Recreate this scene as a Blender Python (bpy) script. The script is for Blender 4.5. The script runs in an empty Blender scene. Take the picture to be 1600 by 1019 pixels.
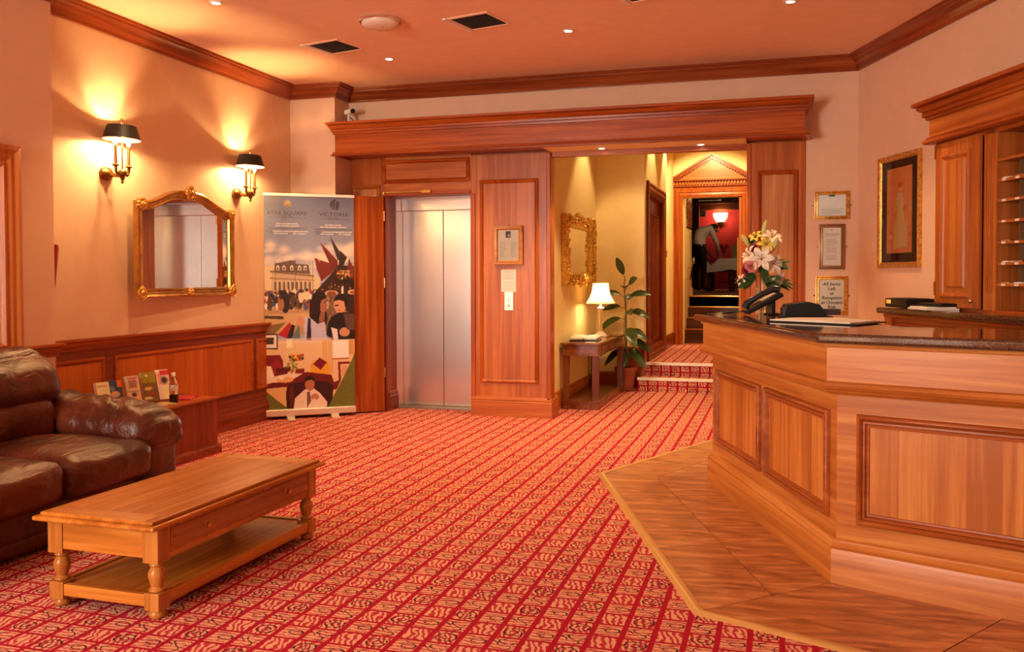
import bpy, bmesh, math, random
import numpy as np
from mathutils import Vector, Matrix, noise

sc = bpy.context.scene
COL = sc.collection
PI = math.pi
R = math.radians
random.seed(7)

# ------------------------------------------------------------------ camera, world, lights, exposure
cam = bpy.data.cameras.new('camera')
cam.sensor_width = 36.0
cam.lens = 31.64
cam.shift_y = -0.02574
cam.clip_start = 0.05
cam_o = bpy.data.objects.new('camera', cam)
RT, UP, FW = Vector((0.958721, 0.284335, -0.002655)), Vector((-0.004420, 0.024237, 0.999696)), Vector((-0.284313, 0.958419, -0.024493))
cam_o.matrix_world = Matrix(((RT.x, UP.x, -FW.x, 0), (RT.y, UP.y, -FW.y, 0), (RT.z, UP.z, -FW.z, 1.35), (0, 0, 0, 1)))
COL.objects.link(cam_o)
sc.camera = cam_o

sc.view_settings.view_transform = 'Standard'
sc.view_settings.look = 'None'
sc.view_settings.gamma = 1.0
sc.view_settings.use_curve_mapping = False
sc.view_settings.exposure = 0.25
sc.cycles.use_denoising = True
sc.cycles.max_bounces = 8
sc.cycles.diffuse_bounces = 4
sc.cycles.glossy_bounces = 4
sc.cycles.transmission_bounces = 6
sc.cycles.transparent_max_bounces = 8
sc.cycles.sample_clamp_indirect = 6.0
sc.cycles.blur_glossy = 0.5

w = bpy.data.worlds.new('world')
sc.world = w
w.use_nodes = True
bg = w.node_tree.nodes['Background']
bg.inputs[0].default_value = (0.95, 0.9, 0.85, 1)
bg.inputs[1].default_value = 0.6

WARM = (1.0, 0.60, 0.27)
def lamp(kind, name, loc, power, color=WARM, size=0.03, rot=None, **kw):
    l = bpy.data.lights.new(name, kind)
    l.energy = power
    l.color = color
    if kind == 'AREA':
        l.shape = 'RECTANGLE'; l.size = size[0]; l.size_y = size[1]
    else:
        l.shadow_soft_size = size
    for k, v in kw.items():
        setattr(l, k, v)
    o = bpy.data.objects.new(name, l)
    o.location = loc
    if rot: o.rotation_euler = rot
    COL.objects.link(o)
    return o
# daylight entering through the two street windows behind the camera
for wx, pw, ww in ((-3.85, 265, 1.1), (3.2, 14, 1.7)):
    lamp('AREA', 'window_daylight', (wx, -2.16, 1.75), pw, (1.0, 0.91, 0.79), (ww, 2.0), (R(90), 0, 0))
# recessed ceiling downlights of the lobby: name, place, power
DOWN = [(-3.728, 5.411), (-3.25, 7.229), (-1.564, 6.815), (0.067, 6.542), (-1.9, 4.3), (0.3, 3.6), (-3.6, 2.6), (-1.2, 1.8)]
for i, (x, y) in enumerate(DOWN):
    lamp('SPOT', 'downlight_lamp', (x, y, 3.21), (70, 125, 125, 80, 12, 12, 12, 12)[i], (1.0, 0.60, 0.26), 0.03, (0, 0, 0), spot_size=R(105), spot_blend=0.6)

# ------------------------------------------------------------------ mesh helpers
class MB:
    def __init__(s):
        s.v = []; s.f = []; s.m = []
    def add(s, verts, faces, mat=0, M=None):
        b = len(s.v)
        if M is not None:
            verts = [tuple(M @ Vector(p)) for p in verts]
        s.v += [tuple(p) for p in verts]
        s.f += [tuple(i + b for i in f) for f in faces]
        s.m += [mat] * len(faces)
        return s
    def box(s, x0, x1, y0, y1, z0, z1, mat=0, M=None):
        if x0 > x1: x0, x1 = x1, x0
        if y0 > y1: y0, y1 = y1, y0
        if z0 > z1: z0, z1 = z1, z0
        return s.add([(x0,y0,z0),(x1,y0,z0),(x1,y1,z0),(x0,y1,z0),(x0,y0,z1),(x1,y0,z1),(x1,y1,z1),(x0,y1,z1)],
                     [(0,3,2,1),(4,5,6,7),(0,1,5,4),(1,2,6,5),(2,3,7,6),(3,0,4,7)], mat, M)
    def prism(s, poly, z0, z1, mat=0, M=None):
        n = len(poly)
        a = sum(poly[i][0]*poly[(i+1)%n][1]-poly[(i+1)%n][0]*poly[i][1] for i in range(n))
        if a < 0: poly = poly[::-1]
        v = [(p[0],p[1],z0) for p in poly] + [(p[0],p[1],z1) for p in poly]
        f = [tuple(range(n-1,-1,-1)), tuple(range(n,2*n))] + [(i,(i+1)%n,(i+1)%n+n,i+n) for i in range(n)]
        return s.add(v, f, mat, M)
    def lathe(s, prof, c=(0,0,0), seg=20, mat=0, M=None, cap=True, sx=1.0, sy=1.0):
        v = []; f = []
        n = len(prof)
        for r, z in prof:
            for k in range(seg):
                a = 2*PI*k/seg
                v.append((c[0]+sx*r*math.cos(a), c[1]+sy*r*math.sin(a), c[2]+z))
        for i in range(n-1):
            for k in range(seg):
                k2 = (k+1) % seg
                f.append((i*seg+k, i*seg+k2, (i+1)*seg+k2, (i+1)*seg+k))
        if cap:
            f.append(tuple(range(seg-1,-1,-1)))
            f.append(tuple(range((n-1)*seg, n*seg)))
        return s.add(v, f, mat, M)
    def tube(s, pts, r, seg=8, mat=0, M=None, cap=True):
        pts = [Vector(p) for p in pts]
        rs = r if isinstance(r, (list, tuple)) else [r]*len(pts)
        v = []; f = []
        prev = None
        for i, p in enumerate(pts):
            t = (pts[min(i+1,len(pts)-1)] - pts[max(i-1,0)]).normalized()
            if prev is None:
                a = Vector((0,0,1)) if abs(t.z) < 0.9 else Vector((1,0,0))
                u = t.cross(a).normalized()
            else:
                u = (prev - t*prev.dot(t))
                u = u.normalized() if u.length > 1e-6 else t.orthogonal().normalized()
            prev = u
            wv = t.cross(u)
            for k in range(seg):
                a = 2*PI*k/seg
                v.append(tuple(p + (u*math.cos(a) + wv*math.sin(a))*rs[i]))
        for i in range(len(pts)-1):
            for k in range(seg):
                k2 = (k+1) % seg
                f.append((i*seg+k, i*seg+k2, (i+1)*seg+k2, (i+1)*seg+k))
        if cap:
            f.append(tuple(range(seg-1,-1,-1))); f.append(tuple(range((len(pts)-1)*seg, len(pts)*seg)))
        return s.add(v, f, mat, M)
    def frame(s, u0, u1, v0, v1, prof, mat=0, M=None, back=True):
        """mitred moulding round a rectangle in the xz plane, facing -y; prof: (inset, height out of the plane)"""
        v = []; f = []
        for d, h in prof:
            v += [(u0+d,-h,v0+d),(u1-d,-h,v0+d),(u1-d,-h,v1-d),(u0+d,-h,v1-d)]
        for i in range(len(prof)-1):
            for k in range(4):
                k2 = (k+1) % 4
                f.append((i*4+k, i*4+k2, (i+1)*4+k2, (i+1)*4+k))
        if back:
            i = len(prof)-1
            for k in range(4):
                k2 = (k+1) % 4
                f.append((i*4+k, i*4+k2, k2, k))
        return s.add(v, f, mat, M)
    def sweep(s, path, prof, closed=False, mat=0, M=None, caps=True):
        """profile (offset to the right of travel, z) swept along a plan polyline with mitres"""
        n = len(path); P2 = [Vector((p[0],p[1])) for p in path]
        offs = []
        for i in range(n):
            def nrm(a, b):
                d = (b-a).normalized(); return Vector((d.y, -d.x))
            if closed or 0 < i < n-1:
                n1 = nrm(P2[i-1], P2[i]); n2 = nrm(P2[i], P2[(i+1)%n])
                b = n1+n2; b = b / max(1e-6, b.dot(n1))
            elif i == 0: b = nrm(P2[0], P2[1])
            else: b = nrm(P2[-2], P2[-1])
            offs.append(b)
        v = []; f = []; k = len(prof)
        for i in range(n):
            for d, z in prof:
                q = P2[i] + offs[i]*d
                v.append((q.x, q.y, z))
        for i in range(n if closed else n-1):
            j = (i+1) % n
            for a in range(k-1):
                f.append((i*k+a, j*k+a, j*k+a+1, i*k+a+1))
        if caps and not closed:
            f.append(tuple(range(k-1,-1,-1))); f.append(tuple(range((n-1)*k, n*k)))
        return s.add(v, f, mat, M)
    def ellipsoid(s, c, rx, ry, rz, seg=12, ring=8, mat=0, M=None):
        prof = [(max(1e-4, math.sin(PI*i/ring)), -math.cos(PI*i/ring)) for i in range(ring+1)]
        v = []; f = []
        for r, z in prof:
            for k in range(seg):
                a = 2*PI*k/seg
                v.append((c[0]+rx*r*math.cos(a), c[1]+ry*r*math.sin(a), c[2]+rz*z))
        for i in range(ring):
            for k in range(seg):
                k2 = (k+1) % seg
                f.append((i*seg+k, i*seg+k2, (i+1)*seg+k2, (i+1)*seg+k))
        return s.add(v, f, mat, M)
    def rbox(s, c, h, r, n=10, bulge=(0,0,0), amp=0.0, freq=4.0, stretch=(1,1,1), seed=0.0, mat=0, M=None, fold=None):
        """soft rounded box: centre, half sizes, corner radius, bulge per axis, wrinkle noise"""
        bm = bmesh.new()
        bmesh.ops.create_cube(bm, size=2.0)
        bmesh.ops.subdivide_edges(bm, edges=bm.edges[:], cuts=n-1, use_grid_fill=True)
        hs = Vector(h); rr = min(r, min(h)*0.999)
        for vt in bm.verts:
            p = vt.co.copy()
            q = Vector((p.x*hs.x, p.y*hs.y, p.z*hs.z))
            inn = Vector([max(-(hs[i]-rr), min(hs[i]-rr, q[i])) for i in range(3)])
            d = q - inn
            if d.length > 1e-9:
                q = inn + d.normalized()*rr
            b = [(1-p[(i+1)%3]**2)*(1-p[(i+2)%3]**2)*bulge[i]*p[i] for i in range(3)]
            q = q + Vector(b)
            if fold: q = fold(q, p)
            if amp:
                nn = noise.noise(Vector((q.x*freq*stretch[0]+seed, q.y*freq*stretch[1], q.z*freq*stretch[2])))
                nn += 0.5*noise.noise(Vector((q.x*freq*2.3*stretch[0]+seed+9, q.y*freq*2.3*stretch[1], q.z*freq*2.3*stretch[2])))
                dirn = (d.normalized() if d.length > 1e-9 else Vector((0,0,1)))
                q = q + dirn*nn*amp
            vt.co = q + Vector(c)
        v = [tuple(x.co) for x in bm.verts]
        bm.verts.index_update()
        f = [tuple(x.index for x in fc.verts) for fc in bm.faces]
        bm.free()
        return s.add(v, f, mat, M)
    def mesh(s, name, smooth=None):
        me = bpy.data.meshes.new(name)
        me.from_pydata(s.v, [], s.f)
        if any(s.m):
            me.polygons.foreach_set('material_index', s.m)
        if smooth:
            me.polygons.foreach_set('use_smooth', [True]*len(s.f))
            if smooth < 179: me.set_sharp_from_angle(angle=R(smooth))
        me.update()
        return me

def setp(o, label=None, cat=None, group=None, kind=None):
    if label: o['label'] = label
    if cat: o['category'] = cat
    if group: o['group'] = group
    if kind: o['kind'] = kind
    return o
def E(name, label, cat, loc=(0,0,0), rz=0.0, group=None, rot=None, kind=None):
    o = bpy.data.objects.new(name, None)
    o.empty_display_size = 0.1
    COL.objects.link(o)
    o.location = loc
    o.rotation_euler = rot if rot else (0,0,rz)
    return setp(o, label, cat, group, kind)
def P(name, mb, mat, parent=None, loc=(0,0,0), rz=0.0, rot=None, label=None, cat=None, group=None, kind=None, bevel=0.0, seg=2, smooth=None, sub=0):
    me = mb if isinstance(mb, bpy.types.Mesh) else mb.mesh(name, smooth)
    if mat is not None and len(me.materials) == 0:
        for m in (mat if isinstance(mat, (list, tuple)) else [mat]):
            me.materials.append(m)
    o = bpy.data.objects.new(name, me)
    COL.objects.link(o)
    if parent is not None: o.parent = parent
    o.location = loc
    o.rotation_euler = rot if rot else (0,0,rz)
    if bevel:
        b = o.modifiers.new('bevel', 'BEVEL'); b.width = bevel; b.segments = seg; b.limit_method = 'ANGLE'; b.angle_limit = R(40)
    if sub:
        q = o.modifiers.new('sub', 'SUBSURF'); q.levels = sub; q.render_levels = sub
    return setp(o, label, cat, group, kind)
def copy_tree(o, parent=None):
    c = o.copy(); COL.objects.link(c)
    c.parent = parent
    for ch in list(o.children): copy_tree(ch, c)
    return c
def S(name, mb, mat, **kw):
    return P(name, mb, mat, kind='structure', **kw)

# ------------------------------------------------------------------ materials
def lin(c):
    return tuple((x/12.92 if x <= 0.04045 else ((x+0.055)/1.055)**2.4) for x in [v/255 for v in c])
def newmat(name):
    m = bpy.data.materials.new(name); m.use_nodes = True
    nt = m.node_tree
    return m, nt, nt.nodes['Principled BSDF']
def N(nt, t, **kw):
    n = nt.nodes.new(t)
    for k, v in kw.items(): setattr(n, k, v)
    return n
def plain(name, col, rough=0.6, metal=0.0, spec=0.5, noise_amt=0.0, nscale=8.0, bump=0.0, bscale=60.0, coat=0.0):
    m, nt, b = newmat(name)
    b.inputs['Base Color'].default_value = (*col, 1)
    b.inputs['Roughness'].default_value = rough
    b.inputs['Metallic'].default_value = metal
    b.inputs['Specular IOR Level'].default_value = spec
    if coat:
        b.inputs['Coat Weight'].default_value = coat; b.inputs['Coat Roughness'].default_value = 0.12
    tc = N(nt, 'ShaderNodeTexCoord')
    nz = N(nt, 'ShaderNodeTexNoise'); nz.inputs['Scale'].default_value = nscale; nz.inputs['Detail'].default_value = 4
    nt.links.new(tc.outputs['Object'], nz.inputs['Vector'])
    a = max(noise_amt, 0.03)
    rp = N(nt, 'ShaderNodeValToRGB')
    rp.color_ramp.elements[0].color = (*[c*(1-a) for c in col], 1); rp.color_ramp.elements[0].position = 0.3
    rp.color_ramp.elements[1].color = (*[min(1, c*(1+a)) for c in col], 1); rp.color_ramp.elements[1].position = 0.7
    nt.links.new(nz.outputs['Fac'], rp.inputs['Fac']); nt.links.new(rp.outputs['Color'], b.inputs['Base Color'])
    if bump:
        n2 = N(nt, 'ShaderNodeTexNoise'); n2.inputs['Scale'].default_value = bscale; n2.inputs['Detail'].default_value = 3
        nt.links.new(tc.outputs['Object'], n2.inputs['Vector'])
        bp = N(nt, 'ShaderNodeBump'); bp.inputs['Strength'].default_value = bump; bp.inputs['Distance'].default_value = 0.01
        nt.links.new(n2.outputs['Fac'], bp.inputs['Height']); nt.links.new(bp.outputs['Normal'], b.inputs['Normal'])
    return m
def emit(name, col, strength):
    m, nt, b = newmat(name)
    b.inputs['Base Color'].default_value = (*col, 1)
    b.inputs['Emission Color'].default_value = (*col, 1)
    b.inputs['Emission Strength'].default_value = strength
    return m
def wood(name, dark, mid, light, axis='z', rough=0.32, grain=1.0, plank=0.0, plank_axis='x', spec=0.34, wear=0.0):
    dark = tuple(d*0.68+m_*0.32 for d, m_ in zip(dark, mid)); light = tuple(d*0.68+m_*0.32 for d, m_ in zip(light, mid))
    m, nt, b = newmat(name)
    L = nt.links.new
    tc = N(nt, 'ShaderNodeTexCoord')
    mp = N(nt, 'ShaderNodeMapping')
    lo, hi = 0.8*grain, 19.0*grain
    mp.inputs['Scale'].default_value = {'x': (lo,hi,hi), 'y': (hi,lo,hi), 'z': (hi,hi,lo)}[axis]
    src = tc.outputs['Object']
    if plank:
        sp = N(nt, 'ShaderNodeSeparateXYZ'); L(src, sp.inputs[0])
        dv = N(nt, 'ShaderNodeMath', operation='DIVIDE'); dv.inputs[1].default_value = plank
        L(sp.outputs[plank_axis.upper()], dv.inputs[0])
        fl = N(nt, 'ShaderNodeMath', operation='FLOOR'); L(dv.outputs[0], fl.inputs[0])
        wn = N(nt, 'ShaderNodeTexWhiteNoise', noise_dimensions='1D'); L(fl.outputs[0], wn.inputs['W'])
        sh = N(nt, 'ShaderNodeVectorMath', operation='ADD')
        sc_ = N(nt, 'ShaderNodeVectorMath', operation='SCALE'); sc_.inputs['Scale'].default_value = 7.0
        L(wn.outputs['Color'], sc_.inputs[0]); L(src, sh.inputs[0]); L(sc_.outputs[0], sh.inputs[1])
        src = sh.outputs[0]
    L(src, mp.inputs['Vector'])
    n1 = N(nt, 'ShaderNodeTexNoise'); n1.inputs['Scale'].default_value = 1.0; n1.inputs['Detail'].default_value = 5; n1.inputs['Distortion'].default_value = 0.9
    L(mp.outputs[0], n1.inputs['Vector'])
    n2 = N(nt, 'ShaderNodeTexNoise'); n2.inputs['Scale'].default_value = 4.5; n2.inputs['Detail'].default_value = 4
    L(mp.outputs[0], n2.inputs['Vector'])
    n3 = N(nt, 'ShaderNodeTexNoise'); n3.inputs['Scale'].default_value = 0.22; n3.inputs['Detail'].default_value = 2
    L(mp.outputs[0], n3.inputs['Vector'])
    a1 = N(nt, 'ShaderNodeMath', operation='MULTIPLY_ADD'); a1.inputs[1].default_value = 0.32
    L(n2.outputs['Fac'], a1.inputs[0]); L(n1.outputs['Fac'], a1.inputs[2])
    a2 = N(nt, 'ShaderNodeMath', operation='MULTIPLY_ADD'); a2.inputs[1].default_value = 0.5
    L(n3.outputs['Fac'], a2.inputs[0]); L(a1.outputs[0], a2.inputs[2])
    fac = a2.outputs[0]
    if plank:
        a3 = N(nt, 'ShaderNodeMath', operation='MULTIPLY_ADD'); a3.inputs[1].default_value = 0.20
        L(wn.outputs['Value'], a3.inputs[0]); L(fac, a3.inputs[2])
        a4 = N(nt, 'ShaderNodeMath', operation='SUBTRACT'); a4.inputs[1].default_value = 0.10; L(a3.outputs[0], a4.inputs[0])
        fac = a4.outputs[0]
    rp = N(nt, 'ShaderNodeValToRGB')
    e = rp.color_ramp.elements
    e[0].position = 0.66; e[0].color = (*dark, 1)
    e[1].position = 1.0; e[1].color = (*light, 1)
    k = e.new(0.84); k.color = (*mid, 1)
    sb = N(nt, 'ShaderNodeMath', operation='SUBTRACT'); sb.inputs[1].default_value = 0.08; L(fac, sb.inputs[0])
    L(sb.outputs[0], rp.inputs['Fac']); L(rp.outputs['Color'], b.inputs['Base Color'])
    b.inputs['Roughness'].default_value = rough
    b.inputs['Specular IOR Level'].default_value = spec
    bp = N(nt, 'ShaderNodeBump'); bp.inputs['Strength'].default_value = 0.06; bp.inputs['Distance'].default_value = 0.004
    L(n2.outputs['Fac'], bp.inputs['Height']); L(bp.outputs['Normal'], b.inputs['Normal'])
    return m

WALLC = (0.76, 0.535, 0.365)
M_wall = plain('plaster_peach', WALLC, 0.85, bump=0.06, bscale=180, noise_amt=0.02)
M_wallc = plain('plaster_cream', (0.85, 0.66, 0.33), 0.85, bump=0.05, bscale=180)
M_ceil = plain('ceiling_paint', (0.90,0.60,0.40), 0.8, noise_amt=0.02)
RED = ((0.19,0.030,0.004), (0.36,0.072,0.008), (0.51,0.130,0.020))
ORG = ((0.30,0.072,0.012), (0.46,0.125,0.023), (0.60,0.205,0.046))
PALE = ((0.36,0.135,0.040), (0.54,0.235,0.078), (0.68,0.340,0.130))
W_rv = wood('cherry_red_vertical', *RED, axis='z')
W_rh = wood('cherry_red_horizontal', *RED, axis='x')
W_ry = wood('cherry_red_lengthwise', *RED, axis='y')
W_ov = wood('cherry_orange_vertical', *ORG, axis='z')
W_oh = wood('cherry_orange_horizontal', *ORG, axis='x')
W_op = wood('cherry_planks', *ORG, axis='z', plank=0.16)
W_pv = wood('cherry_pale_vertical', *PALE, axis='z')
W_ph = wood('cherry_pale_horizontal', *PALE, axis='x')
W_pp = wood('cherry_pale_planks', *PALE, axis='z', plank=0.14)
DARK = ((0.13,0.018,0.008), (0.22,0.034,0.012), (0.32,0.062,0.02))
W_dh = wood('mahogany_horizontal', *DARK, axis='x', rough=0.28)
W_dv = wood('mahogany_vertical', *DARK, axis='z', rough=0.28)
W_dy = wood('mahogany_lengthwise', *DARK, axis='y', rough=0.28)
W_wp = wood('wainscot_planks', (0.34,0.066,0.005), (0.50,0.110,0.008), (0.60,0.165,0.018), axis='z', plank=0.33)
W_th = wood('coffee_oak_long', (0.29,0.085,0.009), (0.46,0.150,0.018), (0.60,0.240,0.040), axis='y', rough=0.25)
W_tx = wood('coffee_oak_cross', (0.29,0.085,0.009), (0.46,0.150,0.018), (0.60,0.240,0.040), axis='x', rough=0.3)
W_tv = wood('coffee_oak_leg', (0.27,0.088,0.014), (0.42,0.150,0.028), (0.54,0.230,0.052), axis='z', rough=0.25)
M_gold = plain('gilt', (0.70,0.42,0.10), 0.32, 0.85, noise_amt=0.35, nscale=40, bump=0.3, bscale=90)
M_brass = plain('brass', (0.60,0.36,0.10), 0.22, 1.0)
M_abrass = plain('antique_brass', (0.26,0.14,0.035), 0.3, 0.95)
M_steel = None
M_black = plain('black_plastic', (0.009,0.009,0.009), 0.42, spec=0.3)
M_blackm = plain('black_metal', (0.015,0.013,0.012), 0.45)
M_white = plain('white_paint', (0.82,0.78,0.70), 0.45)
M_paper = plain('paper', (0.86,0.83,0.74), 0.7)
M_cream = plain('cream_paper', (0.80,0.70,0.52), 0.7)
M_chrome = plain('chrome', (0.75,0.72,0.68), 0.15, 1.0)
M_ink = plain('ink', (0.02,0.018,0.016), 0.7)
M_inkg = plain('grey_ink', (0.22,0.20,0.18), 0.7)
M_inkw = plain('white_ink', (0.82,0.80,0.76), 0.7)
M_mirror = plain('mirror_glass', (0.90,0.88,0.84), 0.01, 1.0)

def steel_mat():
    m, nt, b = newmat('brushed_steel')
    L = nt.links.new
    tc = N(nt, 'ShaderNodeTexCoord'); mp = N(nt, 'ShaderNodeMapping')
    mp.inputs['Scale'].default_value = (3, 3, 260); L(tc.outputs['Object'], mp.inputs[0])
    nz = N(nt, 'ShaderNodeTexNoise'); nz.inputs['Scale'].default_value = 1.0; nz.inputs['Detail'].default_value = 3
    L(mp.outputs[0], nz.inputs['Vector'])
    rp = N(nt, 'ShaderNodeMapRange'); rp.inputs['To Min'].default_value = 0.235; rp.inputs['To Max'].default_value = 0.275
    L(nz.outputs['Fac'], rp.inputs['Value']); L(rp.outputs[0], b.inputs['Roughness'])
    n2 = N(nt, 'ShaderNodeTexNoise'); n2.inputs['Scale'].default_value = 3.0; n2.inputs['Detail'].default_value = 4
    L(tc.outputs['Object'], n2.inputs['Vector'])
    cr = N(nt, 'ShaderNodeValToRGB'); cr.color_ramp.elements[0].color = (0.72,0.70,0.68,1); cr.color_ramp.elements[1].color = (0.84,0.82,0.80,1)
    L(n2.outputs['Fac'], cr.inputs[0]); L(cr.outputs[0], b.inputs['Base Color'])
    b.inputs['Metallic'].default_value = 0.95
    bp = N(nt, 'ShaderNodeBump'); bp.inputs['Strength'].default_value = 0.006; bp.inputs['Distance'].default_value = 0.001
    L(nz.outputs['Fac'], bp.inputs['Height']); L(bp.outputs[0], b.inputs['Normal'])
    return m
M_steel = steel_mat()

class X:
    """tiny node-maths wrapper"""
    nt = None
    def __init__(s, o): s.o = o
    @staticmethod
    def op(k, *a):
        n = X.nt.nodes.new('ShaderNodeMath'); n.operation = k
        for i, q in enumerate(a):
            if isinstance(q, X): X.nt.links.new(q.o, n.inputs[i])
            else: n.inputs[i].default_value = q
        return X(n.outputs[0])
    def __add__(s, b): return X.op('ADD', s, b)
    def __radd__(s, b): return X.op('ADD', b, s)
    def __sub__(s, b): return X.op('SUBTRACT', s, b)
    def __rsub__(s, b): return X.op('SUBTRACT', b, s)
    def __mul__(s, b): return X.op('MULTIPLY', s, b)
    def __rmul__(s, b): return X.op('MULTIPLY', b, s)
    def __truediv__(s, b): return X.op('DIVIDE', s, b)
    def floor(s): return X.op('FLOOR', s)
    def abs(s): return X.op('ABSOLUTE', s)
    def sin(s): return X.op('SINE', s)
    def gt(s, b): return X.op('GREATER_THAN', s, b)
    def lt(s, b): return X.op('LESS_THAN', s, b)
    def mod(s, b): return X.op('FLOORED_MODULO', s, b)
    def sqrt(s): return X.op('SQRT', s)
    def max(s, b): return X.op('MAXIMUM', s, b)
def ramp01(x, a, b):
    n = X.nt.nodes.new('ShaderNodeMapRange'); X.nt.links.new(x.o, n.inputs['Value'])
    n.inputs['From Min'].default_value = a; n.inputs['From Max'].default_value = b
    return X(n.outputs[0])

def carpet_mat():
    m, nt, b = newmat('carpet_red_squares')
    X.nt = nt; L = nt.links.new
    tc = N(nt, 'ShaderNodeTexCoord'); sp = N(nt, 'ShaderNodeSeparateXYZ')
    L(tc.outputs['Object'], sp.inputs[0])
    x, y, z = X(sp.outputs[0]), X(sp.outputs[1]), X(sp.outputs[2])
    u = (x + 0.907) / 0.1156
    v = (y + z - 3.313) / 0.1158
    iu = u.floor(); jv = v.floor(); fu = u - iu; fv = v - jv
    def nz(scale, det=2):
        n = N(nt, 'ShaderNodeTexNoise'); n.inputs['Scale'].default_value = scale; n.inputs['Detail'].default_value = det
        L(tc.outputs['Object'], n.inputs['Vector']); return X(n.outputs['Fac']) - 0.5
    na, nb_, nc, nd = nz(38), nz(55), nz(21), nz(26, 1)
    t = (iu + jv*2.0).mod(4.0)
    vert = t.lt(1.5)
    circ = t.gt(0.5) * t.lt(1.5)
    cs = t.gt(1.5) * t.lt(2.5)
    ss = t.gt(2.5)
    wob = 0.20*((fv*6.0 + iu*1.7 + fu*5.0).sin())
    s_v = ((fu*4.4 + fv*1.1 + wob + nd*1.7)*6.2832).sin()
    s_h = ((fv*4.6 + nb_*0.9 + 0.15*((fu*6.0 + jv).sin()))*6.2832).sin()
    cream_v = ramp01(s_v + nc*1.2, -0.35, 0.15)
    cream_h = ramp01(s_h + nc*1.6, -0.85, -0.15)
    cream = cream_v*vert + cream_h*(1.0 - vert)
    ou = fu - 0.53; ov = fv - 0.5
    rr = (ou*ou + ov*ov*1.25).sqrt() + na*0.12
    ring = ((rr - 0.34).abs().lt(0.032) * (nb_ + 0.12).gt(0.0)).max((rr - 0.14).abs().lt(0.028) * na.gt(-0.05))
    r2 = (ou*ou*0.8 + ov*ov*2.2).sqrt() + na*0.10
    ring2 = ((r2 - 0.30).abs().lt(0.03) * (ou + ov*0.6).gt(-0.20)).max((r2 - 0.13).abs().lt(0.026) * ou.lt(0.05))
    sc_ = ((ou - 0.22*((fv*6.6).sin()) + na*0.25).abs().lt(0.032)).max((ov - 0.18*((fu*7.0 + 1.0).sin()) + nb_*0.3).abs().lt(0.032) * ou.abs().gt(0.18))
    blk = ring*circ + ring2*cs + sc_*ss
    thick = ((fu - 0.5).abs() + na*0.02).gt(0.405)
    thin = ((fv - 0.5).abs() + nb_*0.02).gt(0.436)
    line = thick.max(thin)
    inside = 1.0 - line
    def col(c):
        n = N(nt, 'ShaderNodeRGB'); n.outputs[0].default_value = (*c, 1); return n.outputs[0]
    def mix(f, a, c):
        n = N(nt, 'ShaderNodeMix', data_type='RGBA')
        L(f.o, n.inputs['Factor']); L(a, n.inputs[6]); L(c, n.inputs[7]); return n.outputs[2]
    red = col((0.40, 0.007, 0.030)); cr = col((0.74, 0.40, 0.25)); cellred = col((0.48, 0.035, 0.060)); bk = col((0.05, 0.02, 0.018))
    c1 = mix(cream, cellred, cr)
    c2 = mix(blk, c1, bk)
    c3 = mix(line, c2, red)
    pile = nz(420, 2)
    hs = N(nt, 'ShaderNodeHueSaturation'); L(c3, hs.inputs['Color'])
    L((1.0 + pile*0.5 + nz(1.1)*0.2).o, hs.inputs['Value'])
    L(hs.outputs[0], b.inputs['Base Color'])
    b.inputs['Roughness'].default_value = 0.95
    b.inputs['Specular IOR Level'].default_value = 0.15
    bp = N(nt, 'ShaderNodeBump'); bp.inputs['Strength'].default_value = 0.35; bp.inputs['Distance'].default_value = 0.004
    L(pile.o, bp.inputs['Height']); L(bp.outputs[0], b.inputs['Normal'])
    return m
M_carpet = carpet_mat()

def tile_mat():
    m, nt, b = newmat('brown_sandstone_tile')
    L = nt.links.new
    tc = N(nt, 'ShaderNodeTexCoord'); mp = N(nt, 'ShaderNodeMapping')
    mp.inputs['Rotation'].default_value = (0, 0, R(-12)); mp.inputs['Scale'].default_value = (2.0, 9.0, 4.0)
    L(tc.outputs['Object'], mp.inputs[0])
    n1 = N(nt, 'ShaderNodeTexNoise'); n1.inputs['Scale'].default_value = 1.0; n1.inputs['Detail'].default_value = 7; n1.inputs['Distortion'].default_value = 1.8
    L(mp.outputs[0], n1.inputs['Vector'])
    rp = N(nt, 'ShaderNodeValToRGB'); e = rp.color_ramp.elements
    e[0].position = 0.32; e[0].color = (0.26,0.080,0.025,1); e[1].position = 0.74; e[1].color = (0.76,0.37,0.15,1)
    k = e.new(0.52); k.color = (0.48,0.185,0.062,1)
    L(n1.outputs['Fac'], rp.inputs[0])
    n2 = N(nt, 'ShaderNodeTexNoise'); n2.inputs['Scale'].default_value = 220; n2.inputs['Detail'].default_value = 2
    L(tc.outputs['Object'], n2.inputs['Vector'])
    hs = N(nt, 'ShaderNodeHueSaturation'); L(rp.outputs[0], hs.inputs['Color'])
    mr = N(nt, 'ShaderNodeMapRange'); mr.inputs['To Min'].default_value = 0.7; mr.inputs['To Max'].default_value = 1.3
    L(n2.outputs['Fac'], mr.inputs['Value']); L(mr.outputs[0], hs.inputs['Value'])
    L(hs.outputs[0], b.inputs['Base Color'])
    b.inputs['Roughness'].default_value = 0.42
    return m
M_tile = tile_mat()
M_grout = plain('grout', (0.10,0.05,0.03), 0.9)

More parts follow.
